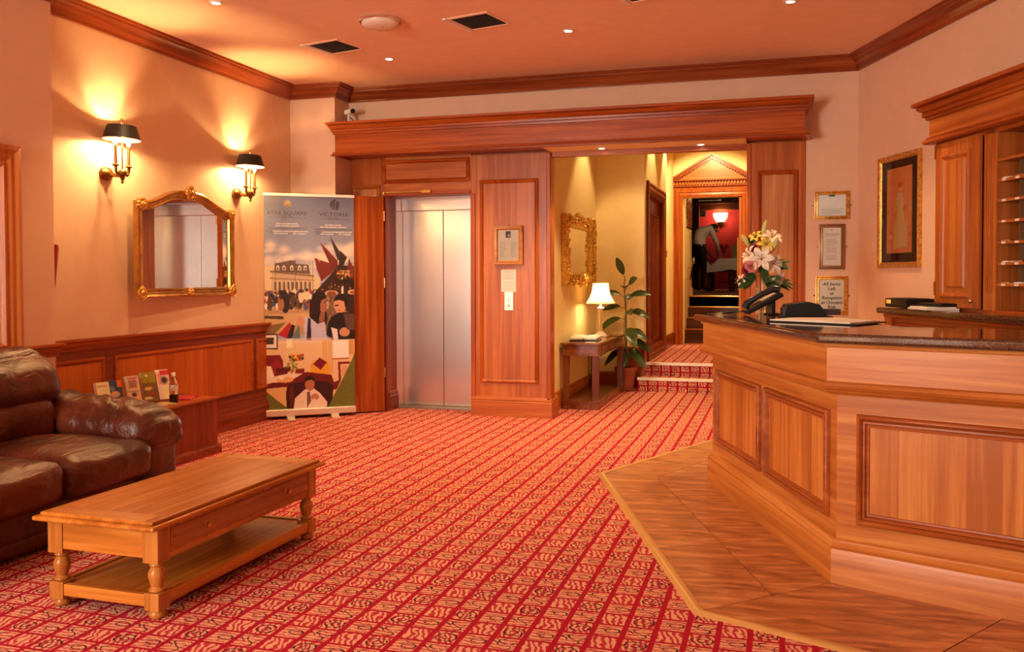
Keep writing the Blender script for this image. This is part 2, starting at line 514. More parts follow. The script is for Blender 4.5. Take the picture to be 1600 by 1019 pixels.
def granite_mat():
    m, nt, b = newmat('brown_granite')
    L = nt.links.new
    tc = N(nt, 'ShaderNodeTexCoord')
    v = N(nt, 'ShaderNodeTexVoronoi'); v.inputs['Scale'].default_value = 430; L(tc.outputs['Object'], v.inputs['Vector'])
    rp = N(nt, 'ShaderNodeValToRGB'); e = rp.color_ramp.elements
    e[0].position = 0.0; e[0].color = (0.030,0.014,0.008,1); e[1].position = 1.0; e[1].color = (0.22,0.10,0.05,1)
    k = e.new(0.62); k.color = (0.075,0.036,0.020,1)
    sp = N(nt, 'ShaderNodeSeparateColor'); L(v.outputs['Color'], sp.inputs[0])
    L(sp.outputs[0], rp.inputs[0]); L(rp.outputs[0], b.inputs['Base Color'])
    b.inputs['Roughness'].default_value = 0.07
    b.inputs['Specular IOR Level'].default_value = 0.75
    return m
M_granite = granite_mat()

def leather_mat():
    m, nt, b = newmat('brown_leather')
    L = nt.links.new
    tc = N(nt, 'ShaderNodeTexCoord')
    n1 = N(nt, 'ShaderNodeTexNoise'); n1.inputs['Scale'].default_value = 3.5; n1.inputs['Detail'].default_value = 5; L(tc.outputs['Object'], n1.inputs['Vector'])
    rp = N(nt, 'ShaderNodeValToRGB'); e = rp.color_ramp.elements
    e[0].position = 0.35; e[0].color = (0.044,0.007,0.005,1); e[1].position = 0.74; e[1].color = (0.155,0.032,0.011,1)
    L(n1.outputs['Fac'], rp.inputs[0]); L(rp.outputs[0], b.inputs['Base Color'])
    b.inputs['Roughness'].default_value = 0.31; b.inputs['Specular IOR Level'].default_value = 0.42
    v = N(nt, 'ShaderNodeTexVoronoi'); v.inputs['Scale'].default_value = 260; L(tc.outputs['Object'], v.inputs['Vector'])
    mp = N(nt, 'ShaderNodeMapping'); mp.inputs['Scale'].default_value = (9, 4, 7); L(tc.outputs['Object'], mp.inputs[0])
    n2 = N(nt, 'ShaderNodeTexNoise'); n2.inputs['Scale'].default_value = 1.6; n2.inputs['Detail'].default_value = 4; n2.inputs['Distortion'].default_value = 1.5
    L(mp.outputs[0], n2.inputs['Vector'])
    X.nt = nt
    hgt = X(n2.outputs['Fac'])*1.0 + X(v.outputs['Distance'])*0.05
    bp = N(nt, 'ShaderNodeBump'); bp.inputs['Strength'].default_value = 0.55; bp.inputs['Distance'].default_value = 0.02
    L(hgt.o, bp.inputs['Height']); L(bp.outputs[0], b.inputs['Normal'])
    return m
M_leather = leather_mat()

def glass_mat(name, col=(1,1,1), rough=0.0, ior=1.45):
    m, nt, b = newmat(name)
    b.inputs['Base Color'].default_value = (*col, 1)
    b.inputs['Roughness'].default_value = rough
    b.inputs['Transmission Weight'].default_value = 1.0
    b.inputs['IOR'].default_value = ior
    return m
M_glass = glass_mat('clear_glass')
def pane_mat():
    """thin picture glass: mostly clear, a little reflection"""
    m = bpy.data.materials.new('picture_glass'); m.use_nodes = True
    nt = m.node_tree; nt.nodes.clear()
    o = N(nt, 'ShaderNodeOutputMaterial'); t = N(nt, 'ShaderNodeBsdfTransparent'); g = N(nt, 'ShaderNodeBsdfGlossy')
    g.inputs['Roughness'].default_value = 0.03
    mx = N(nt, 'ShaderNodeMixShader'); fr = N(nt, 'ShaderNodeFresnel'); fr.inputs['IOR'].default_value = 1.5
    nt.links.new(fr.outputs[0], mx.inputs[0]); nt.links.new(t.outputs[0], mx.inputs[1]); nt.links.new(g.outputs[0], mx.inputs[2])
    nt.links.new(mx.outputs[0], o.inputs[0])
    return m
M_pane = pane_mat()
def vcol_mat(name, rough=0.5, spec=0.4):
    m, nt, b = newmat(name)
    a = N(nt, 'ShaderNodeVertexColor'); a.layer_name = 'print'
    nt.links.new(a.outputs[0], b.inputs['Base Color'])
    b.inputs['Roughness'].default_value = rough; b.inputs['Specular IOR Level'].default_value = spec
    return m
M_print = vcol_mat('printed_picture')

# ------------------------------------------------------------------ flat print and lettering
class Canvas:
    def __init__(s, wpx, hpx, bgc):
        s.w, s.h = wpx, hpx
        s.a = np.zeros((hpx, wpx, 3)); s.a[:] = bgc
        s.yy, s.xx = np.mgrid[0:hpx, 0:wpx]
        s.xx = (s.xx+0.5)/wpx; s.yy = (s.yy+0.5)/hpx
        s.rng = np.random.RandomState(3)
    def mask_poly(s, pts):
        inside = np.zeros(s.xx.shape, bool); n = len(pts)
        for i in range(n):
            x1, y1 = pts[i]; x2, y2 = pts[(i+1) % n]
            if y1 == y2: continue
            c = ((s.yy < y1) != (s.yy < y2)) & (s.xx < (x2-x1)*(s.yy-y1)/(y2-y1)+x1)
            inside ^= c
        return inside
    def put(s, mask, c, al=1.0):
        s.a[mask] = s.a[mask]*(1-al) + np.array(c, float)*al
    def poly(s, pts, c, al=1.0): s.put(s.mask_poly(pts), c, al)
    def ell(s, cx, cy, rx, ry, c, al=1.0): s.put(((s.xx-cx)/rx)**2 + ((s.yy-cy)/ry)**2 < 1, c, al)
    def soft(s, cx, cy, rx, ry, c, al=1.0):
        d = np.clip(1.25 - np.sqrt(((s.xx-cx)/rx)**2 + ((s.yy-cy)/ry)**2), 0, 1)[..., None]*al
        s.a = s.a*(1-d) + np.array(c, float)*d
    def rect(s, x0, x1, y0, y1, c, al=1.0): s.put((s.xx >= x0) & (s.xx < x1) & (s.yy >= y0) & (s.yy < y1), c, al)
    def grain(s, k):
        for _ in range(1):
            p = np.pad(s.a, ((1,1),(1,1),(0,0)), mode='edge')
            s.a = (4*p[1:-1,1:-1]+p[:-2,1:-1]+p[2:,1:-1]+p[1:-1,:-2]+p[1:-1,2:])/8
        s.a += s.rng.normal(0, k, s.a.shape)
    def mesh(s, name, W, H):
        """grid in the xz plane facing -y, x 0..W, z 0..H"""
        h, w_ = s.h, s.w
        gx, gz = np.meshgrid(np.linspace(0, W, w_+1), np.linspace(H, 0, h+1))
        co = np.stack([gx, np.zeros_like(gx), gz], -1).reshape(-1, 3)
        i = np.arange(h)[:, None]*(w_+1) + np.arange(w_)[None, :]
        q = np.stack([i+w_+1, i+w_+2, i+1, i], -1).reshape(-1, 4)
        me = bpy.data.meshes.new(name)
        me.vertices.add(len(co)); me.vertices.foreach_set('co', co.ravel().astype(np.float32))
        me.loops.add(len(q)*4); me.loops.foreach_set('vertex_index', q.ravel().astype(np.int32))
        me.polygons.add(len(q)); me.polygons.foreach_set('loop_start', (np.arange(len(q))*4).astype(np.int32))
        me.update(calc_edges=True)
        c = np.clip(s.a, 0, 255)/255.0
        c = np.where(c <= 0.04045, c/12.92, ((c+0.055)/1.055)**2.4)
        at = me.color_attributes.new('print', 'FLOAT_COLOR', 'CORNER')
        cc = np.ones((len(q)*4, 4), np.float32)
        cc[:, :3] = np.repeat(c.reshape(-1, 3), 4, 0)
        at.data.foreach_set('color', cc.ravel())
        return me
def text(name, body, size, mat, parent, loc, rz=0.0, align='CENTER', shear=0.0, spacing=1.0, sx=1.0, width=None, bold=0.0):
    cu = bpy.data.curves.new(name, 'FONT')
    cu.body = body; cu.size = size; cu.align_x = align; cu.align_y = 'CENTER'; cu.shear = shear
    cu.space_character = spacing; cu.resolution_u = 2; cu.offset = bold
    o = bpy.data.objects.new(name, cu); COL.objects.link(o)
    dg = bpy.context.evaluated_depsgraph_get()
    me = bpy.data.meshes.new_from_object(o.evaluated_get(dg))
    bpy.data.objects.remove(o); bpy.data.curves.remove(cu)
    n = len(me.vertices); co = np.zeros(n*3, np.float32); me.vertices.foreach_get('co', co); co = co.reshape(-1, 3)
    if n and width:
        sx = width / max(1e-6, co[:, 0].max()-co[:, 0].min())
    me.vertices.foreach_set('co', np.stack([co[:, 0]*sx, -co[:, 2]*0, co[:, 1]], -1).ravel())
    me.materials.clear(); me.materials.append(mat); me.update(); me.name = name
    ob = bpy.data.objects.new(name, me); COL.objects.link(ob)
    if parent: ob.parent = parent
    ob.location = loc; ob.rotation_euler = (0, 0, rz)
    return ob

def face_sweep(name, prof, mat, par, path, smooth=35):
    """one moulding length per straight run, mitred, each with its grain along its own run"""
    path = [Vector(p) for p in path]
    for k in range(len(path)-1):
        offs = [off_path(path, d) for d, z in prof]
        dd = path[k+1]-path[k]; ang = math.atan2(dd.y, dd.x)
        c, s_ = math.cos(-ang), math.sin(-ang)
        v = []
        for e in (k, k+1):
            for i, (d, z) in enumerate(prof):
                q = offs[i][e]-path[k]
                v.append((q.x*c-q.y*s_, q.x*s_+q.y*c, z))
        n = len(prof)
        f = [(a, n+a, n+a+1, a+1) for a in range(n-1)] + [tuple(range(n-1,-1,-1)), tuple(range(n,2*n))]
        mb = MB(); mb.add(v, f)
        P(name, mb, mat, par, loc=(path[k].x-(par.location.x if par else 0), path[k].y-(par.location.y if par else 0), 0), rz=ang, smooth=smooth)
def off_path(path, d):
    n = len(path); out = []
    for i in range(n):
        def nr(a, b):
            q = (b-a).normalized(); return Vector((q.y,-q.x))
        if 0 < i < n-1:
            b = nr(path[i-1],path[i])+nr(path[i],path[i+1]); b = b/b.dot(nr(path[i-1],path[i]))
        elif i == 0: b = nr(path[0],path[1])
        else: b = nr(path[-2],path[-1])
        out.append(path[i]+b*d)
    return out

# ------------------------------------------------------------------ the setting
AA, AB, AC = -1.2171, -0.3858, R(67+180)
def dirv(a): return Vector((math.cos(a), math.sin(a)))
dA, dB, dC = dirv(AA), dirv(AB), dirv(AC)
nA = Vector((math.sin(AA), -math.cos(AA)))
CEIL = 3.25
XL, YB = -4.69, 8.34
KC = Vector((0.652, 8.34))                       # corner of back wall and right wall
def RW(s, off=0.0): return KC + dA*s + nA*off     # a point along the right wall, off into the room
END = RW(11.3)

fl = MB()
fl.add([(-5.2,-2.4,0),(5.5,-2.4,0),(5.5,11.0,0),(-5.2,11.0,0)], [(0,1,2,3)])
floor = S('floor', fl, M_carpet)
ce = MB(); ce.box(-5.2, 5.5, -2.4, 8.46, CEIL, CEIL+0.1)
S('ceiling', ce, M_ceil)

wl = MB()
wl.box(XL-0.15, XL, 4.6, 8.2, 0, CEIL)
wall_left = S('wall_left', wl, M_wall)
wp = MB(); wp.box(XL-0.15, -4.5, -2.4, 4.02, 0, 0.9); wp.box(XL-0.15, -4.5, -2.4, 2.9, 0.9, CEIL); wp.box(XL-0.15, -4.5, 2.9, 4.75, 2.13, CEIL)
wp.box(XL-0.15, -4.5, 4.36, 4.75, 0, 2.13); wp.box(XL-0.15, -4.5, 4.02, 4.36, 0, 0.9)
wall_pillar = S('wall_left', wp, M_wall)
# far-left window with moulded frame on the pier
wn = MB()
wn.frame(2.8, 4.46, 0.82, 2.16, [(0,0),(0,0.035),(0.03,0.045),(0.05,0.03),(0.075,0.035),(0.10,0.022),(0.125,0.03),(0.14,0.005)])
window_1 = S('window_1', wn, W_ov, loc=(-4.5,0,0), rz=PI/2)
pn = MB(); pn.box(2.94, 4.32, -0.004, 0.0, 0.96, 2.02)
P('window_blind', pn, plain('window_blind', (0.85,0.62,0.34), 0.8), window_1)

# bump-out beside the lift, back wall above and right of the woodwork
bp_ = MB(); bp_.box(-4.84, -4.195, 8.03, 8.5, 0, CEIL)
S('wall_back', bp_, M_wall)
wb = MB(); wb.box(-4.195, 0.215, YB, YB+0.12, 2.56, CEIL)
wb.box(0.215, 0.80, YB, YB+0.12, 0, CEIL)
wall_back = S('wall_back', wb, M_wall)
wr = MB(); wr.box(0, 11.3, 0, 0.12, 0, CEIL)
wall_right = S('wall_right', wr, M_wall, loc=(KC.x, KC.y, 0), rz=AA)
# front wall with the two street windows, behind the camera
wf = MB()
wf.box(-5.2, -4.45, -2.4, -2.25, 0, CEIL); wf.box(-3.25, 2.3, -2.4, -2.25, 0, CEIL); wf.box(4.1, 5.5, -2.4, -2.25, 0, CEIL)
for a, b in ((-4.45,-3.25),(2.3,4.1)):
    wf.box(a, b, -2.4, -2.25, 0, 0.7); wf.box(a, b, -2.4, -2.25, 2.8, CEIL)
S('wall_front', wf, M_wall)
for i, (a, b) in enumerate(((-4.45,-3.25),(2.3,4.1))):
    fr = MB(); fr.box(a, a+0.06, -2.36, -2.27, 0.7, 2.8); fr.box(b-0.06, b, -2.36, -2.27, 0.7, 2.8)
    fr.box(a, b, -2.36, -2.27, 0.7, 0.76); fr.box(a, b, -2.36, -2.27, 2.74, 2.8); fr.box((a+b)/2-0.03, (a+b)/2+0.03, -2.36, -2.27, 0.7, 2.8)
    wd = S('window_%d' % (i+2), fr, W_rv)
    gl = MB(); gl.box(a+0.06, b-0.06, -2.33, -2.322, 0.76, 2.74); P('pane', gl, M_pane, wd)

# cornice
CORN = [(0.0,-0.125),(0.018,-0.125),(0.022,-0.108),(0.03,-0.10),(0.045,-0.075),(0.075,-0.045),(0.095,-0.035),(0.10,-0.022),(0.115,-0.018),(0.125,0.0),(0,0)]
cornice = E('trim_1', None, None, kind='structure')
face_sweep('cornice_length', [(d, CEIL+z) for d, z in CORN], wood('cornice_wood', (0.16,0.030,0.008), (0.29,0.062,0.016), (0.42,0.11,0.03), axis='x', grain=0.7, rough=0.22), cornice, [(-4.5,-2.2),(-4.5,4.75),(XL,4.75),(XL,8.03),(-4.195,8.03),(-4.195,YB),(KC.x,KC.y),(RW(11).x,RW(11).y)])

# wainscot on the left wall
wx = XL + 0.012
ws = MB()
ws.box(XL, wx, 4.75, 8.03, 0.10, 0.88)
P('wainscot_board', ws, W_dy, wall_left)
cr = MB(); cr.sweep([(wx,4.75),(wx,8.03)], [(0,0.845),(0.012,0.85),(0.014,0.875),(0.026,0.89),(0.03,0.905),(0.045,0.915),(0.045,0.93),(-0.012,0.93)])
P('chair_rail', cr, W_ry, wall_left, smooth=35)
cp = MB(); cp.sweep([(-4.5,2.3),(-4.5,4.75),(XL,4.75)], [(0,0.845),(0.012,0.85),(0.014,0.875),(0.026,0.89),(0.03,0.905),(0.045,0.915),(0.045,0.93),(-0.012,0.93)])
P('chair_rail', cp, W_ry, wall_pillar, smooth=35)
PF = [(0,0),(0.004,0.012),(0.014,0.016),(0.024,0.012),(0.032,0.004),(0.034,0.0)]
for a, b in ((4.8,5.39),(5.49,7.30),(7.36,8.0)):
    f = MB(); f.frame(a, b, 0.305, 0.787, PF)
    P('panel_moulding', f, W_rh, wall_left, loc=(wx,0,0), rz=PI/2)
    f = MB(); f.box(a+0.034, b-0.034, -0.004, 0, 0.339, 0.753)
    P('wainscot_panel', f, W_wp, wall_left, loc=(wx,0,0), rz=PI/2)
BASE = [(0,0),(0.022,0),(0.022,0.145),(0.017,0.152),(0.019,0.165),(0.012,0.178),(0.012,0.188),(0.004,0.195),(0,0.195)]
for nm, pth, mt in (('baseboard_left', [(wx,4.75),(wx,8.03),(-4.195,8.03),(-4.195,8.34)], W_dh), ('baseboard_left', [(-4.5,-2.25),(-4.5,4.75)], W_dh), ('baseboard_right', [(0.215,YB),(KC.x,KC.y),(RW(1.4).x,RW(1.4).y)], W_rh)):
    face_sweep('skirting_length', BASE, mt, E(nm, None, None, kind='structure'), pth)

# ---- woodwork surround of the lift and of the corridor opening
sur = MB(); sur.box(-4.195, 0.215, YB+0.03, YB+0.12, 2.50, 2.60)
surround = S('trim_2', sur, W_rh)
def part(name, mb, mat, par, **kw): return P(name, mb, mat, par, **kw)
f = MB(); f.box(-4.19, 0.207, 8.02, YB+0.02, 2.560, 2.79); part('fascia', f, W_rh, surround)
PC = [(0,2.755),(0.014,2.758),(0.016,2.776),(0.030,2.781),(0.032,2.800),(0.026,2.805),(0.044,2.818),(0.056,2.838),(0.050,2.844),(0.070,2.850),(0.070,2.872),(-0.30,2.872)]
face_sweep('crown_moulding', PC, W_rh, surround, [(-4.19,YB),(-4.19,8.02),(0.207,8.02),(0.207,YB)])
f = MB(); f.sweep([(-4.19,YB),(-4.19,8.02),(0.207,8.02),(0.207,YB)], [(0,2.588),(0.012,2.586),(0.02,2.574),(0.02,2.563),(0.034,2.556),(0.034,2.545),(-0.02,2.545),(-0.02,2.562)]); part('lower_moulding', f, W_rh, surround, smooth=35)
# pilaster between lift and corridor
f = MB(); f.box(-2.889, -2.09, YB, YB+0.12, 0, 2.545); part('pilaster', f, W_ov, surround, bevel=0.004)
f = MB(); f.box(-2.130, -2.084, YB-0.012, YB+0.14, 0, 2.545); part('edge_bead', f, W_rv, surround, bevel=0.01)
f = MB(); f.frame(-2.80, -2.205, 0.325, 2.30, [(0,0),(0.003,0.014),(0.014,0.020),(0.026,0.014),(0.036,0.006),(0.04,0)]); part('panel_moulding', f, W_rv, surround, loc=(0,YB,0))
f = MB(); f.box(-2.76, -2.245, -0.004, 0, 0.365, 2.26); part('panel', f, W_ov, surround, loc=(0,YB,0))
face_sweep('plinth', BASE, W_oh, surround, [(-2.885,YB),(-2.095,YB),(-2.095,8.6)])
# right pilaster
f = MB(); f.box(-0.281, 0.215, YB, YB+0.12, 0, 2.545); part('pilaster', f, W_ov, surround, bevel=0.004)
f = MB(); f.frame(-0.19, 0.16, 0.325, 2.295, [(0,0),(0.003,0.014),(0.014,0.020),(0.026,0.014),(0.036,0.006),(0.04,0)]); part('panel_moulding', f, W_rv, surround, loc=(0,YB,0))
f = MB(); f.box(-0.15, 0.12, -0.004, 0, 0.365, 2.255); part('panel', f, W_pv, surround, loc=(0,YB,0))
f = MB(); f.box(-0.281, -0.24, YB-0.010, YB+0.14, 0, 2.545); part('edge_bead', f, W_rv, surround, bevel=0.008)
f = MB(); f.box(0.185, 0.222, YB-0.010, YB+0.02, 0, 2.545); part('edge_bead', f, W_rv, surround, bevel=0.008)
f = MB(); f.sweep([(-0.281,YB),(0.215,YB)], BASE); part('plinth', f, W_oh, surround, smooth=35)
# left narrow section
f = MB(); f.box(-4.195, -3.80, YB+0.02, YB+0.12, 0, 2.62); part('side_board', f, W_rv, surround)
f = MB(); f.frame(-4.16, -3.86, 1.0, 2.29, [(0,0),(0.004,0.016),(0.016,0.022),(0.03,0.014),(0.04,0)]); part('panel_moulding', f, W_oh, surround, loc=(0,YB+0.02,0))
f = MB(); f.box(-4.12, -3.90, -0.004, 0, 1.04, 2.25); part('panel', f, W_ov, surround, loc=(0,YB+0.02,0))
# head above the lift
f = MB(); f.box(-3.80, -2.889, YB+0.005, YB+0.12, 2.175, 2.62); part('head_board', f, W_oh, surround)
f = MB(); f.frame(-3.83, -2.90, 2.295, 2.53, [(0,0),(0.004,0.016),(0.016,0.022),(0.03,0.014),(0.04,0)]); part('panel_moulding', f, W_rh, surround, loc=(0,YB+0.005,0))
f = MB(); f.box(-3.79, -2.94, -0.004, 0, 2.335, 2.49); part('panel', f, W_oh, surround, loc=(0,YB+0.005,0))
f = MB(); f.box(-3.83, -2.889, YB-0.012, YB+0.03, 2.172, 2.21); part('head_bead', f, W_rh, surround, bevel=0.008)
# lift recess
f = MB(); f.box(-3.86, -3.803, YB, 8.60, 0, 2.175); part('jamb', f, W_dv, surround)
f = MB(); f.box(-2.894, -2.845, YB-0.01, 8.598, 0, 2.175); part('jamb', f, W_rv, surround, bevel=0.005)
f = MB(); f.box(-3.86, -2.845, YB+0.13, 8.60, 2.172, 2.22); part('jamb_head', f, W_dh, surround)
f = MB(); f.sweep([(-3.803,8.39),(-3.803,8.60)], BASE); part('plinth', f, W_dh, surround, smooth=35)
lm = MB(); lm.box(-3.97, -3.80, 8.60, 8.80, 0, 2.175); lm.box(-2.889, -2.70, 8.60, 8.80, 0, 2.175); lm.box(-3.80, -2.889, 8.74, 8.84, 2.05, 2.175)
lm.box(-3.97, -2.7, 8.60, 8.85, 2.16, 2.25)
lift = S('door_1', lm, M_steel, bevel=0.004)
for a, b in ((-3.80,-3.349),(-3.345,-2.889)):
    f = MB(); f.box(a, b, 8.775, 8.80, 0.015, 2.05); P('door_leaf', f, M_steel, lift, bevel=0.003)
f = MB(); f.box(-3.80, -2.889, 8.60, 8.82, 0.0, 0.012); P('threshold', f, plain('dull_metal', (0.35,0.30,0.25), 0.4, 0.9), lift)
f = MB(); f.box(-4.0, -2.6, 8.80, 8.9, 0, 2.3); P('shaft_panel', f, M_blackm, lift)

# wooden fire door of the lift standing open against the banner
hinge = (-3.815, 8.318)
da = R(180+39.5)
dm = MB(); dm.box(0, 0.88, -0.018, 0.018, 0.012, 2.165)
door_2 = S('door_2', dm, W_rv, loc=(hinge[0], hinge[1], 0), rz=da, bevel=0.003)
for z in (0.35, 1.25, 1.92):
    f = MB(); f.box(-0.008, 0.012, -0.014, 0.022, z, z+0.10); f.lathe([(0.007,z),(0.007,z+0.10)], (-0.004,0.022,0), 8); P('hinge', f, M_brass, door_2)
cl = MB(); cl.box(-3.80, -3.38, YB-0.030, YB-0.018, 2.20, 2.212); cl.box(-3.40, -3.30, YB-0.04, YB-0.004, 2.19, 2.222); cl.box(-3.81, -3.79, YB-0.045, YB-0.010, 2.185, 2.212)
P('door_closer_arm', cl, M_brass, surround, bevel=0.002)

# ---- corridor
XC, YF, X2 = -2.165, 10.95, -1.57
cw = MB(); cw.box(XC-0.12, XC, 8.46, YF+0.1, 0, 3.5); S('wall_left', cw, M_wallc)
cw = MB(); cw.box(XC-0.12, -2.09, 8.455, 8.47, 0, 2.56); S('wall_left', cw, M_wallc)
cw = MB(); cw.box(XC-0.1, X2, YF, YF+0.12, 0, 3.5); wall_corr = S('wall_back', cw, M_wallc)
cw = MB(); cw.box(X2-0.12, X2, YF+0.12, 11.28, 0, 3.5); cw.box(X2-0.12, X2, 12.72, 14.1, 0, 3.5); cw.box(X2-0.12, X2, 11.28, 12.72, 2.45, 3.5); S('wall_left', cw, M_wallc)
cw = MB(); cw.box(-0.24, -0.12, 8.46, 14.1, 0, 3.5); S('wall_right', cw, M_wallc)
cw = MB(); cw.box(X2-0.2, -1.427, 14.1, 14.25, 0, 3.5); cw.box(-0.543, -0.1, 14.1, 14.25, 0, 3.5); cw.box(-1.427, -0.543, 14.1, 14.25, 2.574, 3.5)
S('wall_back', cw, M_wallc)
cc = MB(); cc.box(XC-0.2, -0.1, 8.34, 14.2, 3.45, 3.55); S('ceiling', cc, M_wallc)
sf = MB(); sf.box(-2.09, -0.281, 8.045, 8.47, 2.545, 2.559); S('ceiling', sf, M_wallc)
face_sweep('skirting_length', BASE, W_oh, E('baseboard_left', None, None, kind='structure'), [(XC,8.47),(XC,YF),(-1.80,YF)])
# stepped plinth beside the stairs
f = MB(); f.box(-1.80, X2, YF-0.03, YF, 0, 0.47); f.box(-1.82, X2+0.008, YF-0.04, YF, 0.47, 0.50); f.box(X2-0.02, X2+0.012, YF-0.03, 11.1, 0.3, 0.47)
S('baseboard_right', f, W_rv, bevel=0.004)
b5 = MB(); b5.sweep([(X2,12.8),(X2,14.1)], [(d, z+0.305) for d, z in BASE]); S('baseboard_left', b5, W_dh, smooth=35)

st = MB(); st.box(-1.605, -0.24, 10.66, 11.0, 0, 0.153); steps = S('floor', st, M_carpet)
f = MB(); f.box(X2-0.03, -0.24, 10.99, 14.36, 0, 0.305); P('landing', f, M_carpet, steps)
M_nose = plain('step_nosing_metal', (0.86,0.78,0.62), 0.35, 0.3)
for y, z, x0 in ((10.66, 0.153, -1.612), (10.99, 0.305, X2-0.03)):
    f = MB(); f.box(x0, -0.24, y-0.012, y+0.05, z-0.026, z+0.006); P('nosing', f, M_nose, steps, bevel=0.004)
# side door in the corridor, set in a dark red frame
D3 = MB(); D3.frame(11.12, 12.86, 0.305, 2.545, [(0,0),(0,0.03),(0.03,0.04),(0.06,0.028),(0.09,0.032),(0.14,0.02),(0.16,0.0),(0.16,-0.05)])
door_3 = S('door_3', D3, W_dv, loc=(X2,0,0), rz=PI/2)
f = MB(); f.box(11.28, 12.70, 0.05, 0.09, 0.305, 2.40); P('door_leaf', f, W_dv, door_3)
for a in (11.36, 12.05):
    f = MB(); f.frame(a, a+0.58, 0.5, 2.2, [(0,0),(0.01,0.015),(0.03,0.015),(0.045,0)]); P('panel_moulding', f, W_dv, door_3, loc=(0,0.05,0))

# pedimented doorway at the end of the corridor
YE = 14.1
dm = MB()
for x0, x1 in ((-1.585,-1.427),(-0.543,-0.385)):
    dm.box(x0, x1, YE-0.035, YE, 0.305, 2.574)
dm.box(-1.585, -0.385, YE-0.035, YE, 2.574, 2.735)
door_4 = S('door_4', dm, W_rv, bevel=0.006)
f = MB(); f.frame(-1.55, -0.42, 0.2, 2.70, [(0,0.035),(0.02,0.055),(0.045,0.055),(0.06,0.04),(0.09,0.045),(0.118,0.03),(0.123,-0.1)], back=False); P('architrave', f, W_rv, door_4, loc=(0,YE,0))
f = MB(); f.box(-1.60, -0.37, YE-0.07, YE, 2.735, 2.75); f.box(-1.64, -0.33, YE-0.10, YE, 2.82, 2.842); P('pediment_shelf', f, W_rh, door_4, bevel=0.005)
f = MB(); f.box(-1.58, -0.39, YE-0.04, YE, 2.75, 2.82); P('dentil_board', f, W_oh, door_4)
for i in range(26):
    f = MB(); x = -1.57+i*0.0457; f.box(x, x+0.026, YE-0.07, YE-0.04, 2.765, 2.815); P('dentil', f, W_oh, door_4)
f = MB(); f.add([(-1.58,YE-0.03,2.842),(-0.39,YE-0.03,2.842),(-0.985,YE-0.03,3.205)], [(0,1,2)]); f.add([(-1.58,YE,2.842),(-0.39,YE,2.842),(-0.985,YE,3.205)], [(2,1,0)]); P('pediment_field', f, W_oh, door_4)
ap = Vector((-0.985, 3.24))
for sgn in (-1, 1):
    e0 = Vector((-0.985+sgn*0.665, 2.842)); d = (ap-e0).normalized(); nn = Vector((-d.y, d.x))*(-1 if sgn > 0 else 1)
    for t0, t1, dep in ((-0.052,-0.030,0.06),(-0.030,0.0,0.10)):
        f = MB(); q = [e0+nn*t0, ap+Vector((0,t0*1.13)), ap+Vector((0,t1*1.13)), e0+nn*t1]
        v = [(p.x, YE-dep, p.y) for p in q]+[(p.x, YE, p.y) for p in q]
        f.add(v, [(0,1,2,3),(7,6,5,4),(0,4,5,1),(1,5,6,2),(2,6,7,3),(3,7,4,0)]); P('raking_cornice', f, W_rh, door_4)
    for i in range(17):
        c = e0 + d*(0.06+i*0.0415) + nn*(-0.062)
        f = MB(); f.box(c.x-0.012, c.x+0.012, YE-0.062, YE-0.03, c.y-0.013, c.y+0.013); P('dentil', f, W_dh, door_4)
f = MB(); f.box(-0.585, -0.545, YE-0.01, YE+0.55, 0.31, 2.56); P('door_leaf', f, W_ov, door_4, bevel=0.004)
f = MB(); f.tube([(-0.60,YE-0.02,1.35),(-0.60,YE-0.02,1.95)], 0.012); P('pull_handle', f, M_brass, door_4)
f = MB(); f.box(-1.2, -0.85, YE+0.04, YE+0.06, 2.52, 2.535); f.box(-0.9, -0.85, YE+0.03, YE+0.07, 2.515, 2.55); P('door_closer_arm', f, M_blackm, door_4)

# stairs beyond the doorway and the dining room
W_st = wood('dark_stair_wood', (0.035,0.010,0.006), (0.07,0.02,0.01), (0.12,0.035,0.016), axis='x')
stb = MB(); stb.box(-1.45, -0.5, 14.26, 14.36, 0.305, 0.36); stairs = S('floor', stb, W_st)
for i in range(4):
    y0 = 14.36+0.25*i; z1 = 0.53+0.168*i
    f = MB(); f.box(-1.45, -0.5, y0, y0+0.26 if i < 3 else 15.12, 0.305, z1); P('step', f, W_st, stairs)
    f = MB(); f.box(-1.45, -0.5, y0-0.012, y0+0.045, z1-0.012, z1+0.010); P('nosing', f, M_brass, stairs, bevel=0.003)
ZD = 1.035
f = MB(); f.box(-4, 2.5, 15.11, 24, ZD-0.2, ZD)
S('floor', f, plain('dining_carpet', (0.20,0.05,0.035), 0.9, noise_amt=0.3))
f = MB(); f.box(-1.50, -1.42, 14.25, 15.5, 0, 3.4); side = S('wall_left', f, M_wallc)
f = MB(); f.box(-1.42, -1.40, 15.1, 15.5, ZD, ZD+0.14); P('baseboard_left', f, M_wallc, side)
lv = MB(); lv.box(-1.42, -1.405, 14.55, 15.35, 2.15, 2.62)
P('vent_panel', lv, plain('vent_dark', (0.12,0.07,0.03), 0.5), side)
for i in range(11):
    f = MB(); f.box(-1.407, -1.395, 14.57, 15.33, 2.17+i*0.04, 2.19+i*0.04); P('vent_slat', f, W_oh, side)
hr = MB(); hr.tube([(-1.36,14.5,1.30),(-1.36,15.0,1.56),(-1.36,15.2,1.66),(-1.36,15.26,1.63),(-1.36,15.24,1.58)], 0.018)
hr.tube([(-1.42,14.9,1.50),(-1.36,14.9,1.505)], 0.008); hr.tube([(-1.42,14.55,1.32),(-1.36,14.55,1.325)], 0.008)
P('handrail', hr, M_brass, side, smooth=60)
f = MB(); f.box(-0.5, -0.4, 14.25, 15.5, 0, 3.4); S('wall_right', f, M_wallc)
M_redw = plain('red_dining_wall', (0.24,0.005,0.016), 0.6)
